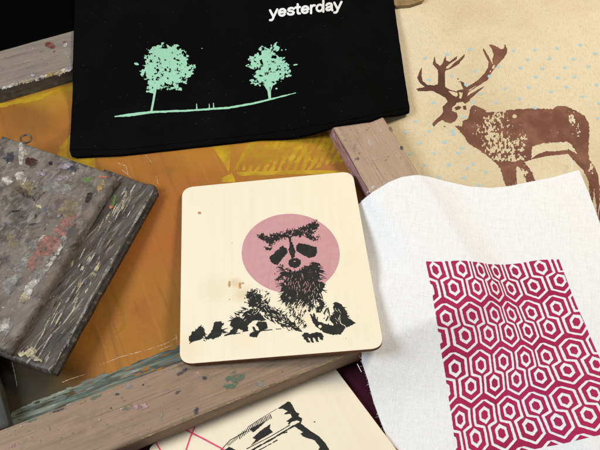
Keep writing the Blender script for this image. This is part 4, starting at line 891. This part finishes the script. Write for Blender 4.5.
it += [(30, 352, 5.5, 4.5, -10, 'cream', .9), (22, 354, 4, 2.6, -20, 'cream', .9), (37, 359, 5, 2, 20, 'cream', 1), (12, 350, 4, 2.5, 0, 'green', 1), (114, 200, 1.4, 6, 10, 'lime', 1), (111, 207, 2, 1.6, 0, 'orange', .6), (125, 195, 1, 4, 25, 'cream', 1), (46, 366, 1, 6, 25, 'lav', .9)]
splats('paint_stain', it, toL, hold, 500, clip=[(54, 369), (-20, 345), (-20, 330), (111, 183), (116, 179), (156, 190)])
# dark seam where the handle meets the blade holder, and smears drawn along the handle
X, Y = grid(-6, 172, 124, 362, .35)
f = lsd([(120.5, 182.5), (63.5, 268), (5.5, 353.5)], 1.0, X, Y)+.5*fbm((X-Y)*.12, (X+Y)*.3, 64, 3)
tag(ink('seam', f, X, Y, toS(HL+.00012), PC['black'], hold), 'dark seam beside the handle')
# pale crust on the ridge
X, Y = grid(40, 180, 165, 380, .4)
f = lsd([(55, 364), (99.5, 283), (152.5, 191)], 1.1, X, Y)+2.6*fbm((X*.87+Y*.49)*.45, (X*-.49+Y*.87)*.06, 24, 4)-.3
tag(ink('paint_ridge', f, X, Y, toS(HL+.00155), PC['grey'], hold), 'pale grey crust of paint')
# hanging ring at the top of the handle
rc = toS(HP-.004)(np.array((26.0, 138.8)))
pts = [rc+su*.0042*math.cos(t)+sv*.0042*math.sin(t) for t in np.linspace(0, 2*math.pi, 17)]
ring_o = tube('hanging_ring', pts, .0008, mt['metal'], sq)

# ------------------------------------------------------------------ lamps: warm ceiling light from the back right, cool daylight from the left
def area(name, loc, target, size, power, col):
    l = bpy.data.lights.new(name, 'AREA'); l.energy = power; l.size = size; l.color = col; l.shape = 'DISK'
    o = bpy.data.objects.new(name, l); COL.objects.link(o); o.location = loc
    o.rotation_euler = (Vector(target)-Vector(loc)).to_track_quat('-Z', 'Y').to_euler()
area('window_light', (-.80, .08, .80), (.05, .3, 0), .45, 10.2, (.84, .92, 1.0))
area('ceiling_light', (.50, .66, .80), (.15, .45, 0), .32, 6.1, (1.0, .88, .70))
w = bpy.data.worlds.new('World'); sc.world = w; w.use_nodes = True
w.node_tree.nodes['Background'].inputs[0].default_value = (.96, .98, 1, 1); w.node_tree.nodes['Background'].inputs[1].default_value = .21

# ------------------------------------------------------------------ camera
cd = bpy.data.cameras.new('camera'); cam = bpy.data.objects.new('camera', cd); COL.objects.link(cam)
cd.sensor_width = 36; cd.lens = F*36/600; cd.clip_start = .01; cd.clip_end = 20
right = Vector((BX[0], BY[0], BZ[0])); upv = -Vector((BX[1], BY[1], BZ[1])); back = -Vector((BX[2], BY[2], BZ[2]))
m4 = Matrix((right, upv, back)).transposed().to_4x4(); m4.translation = Vector(CAM); cam.matrix_world = m4
sc.camera = cam
sc.view_settings.view_transform = 'Standard'; sc.view_settings.look = 'None'; sc.view_settings.gamma = 1; sc.view_settings.exposure = 0
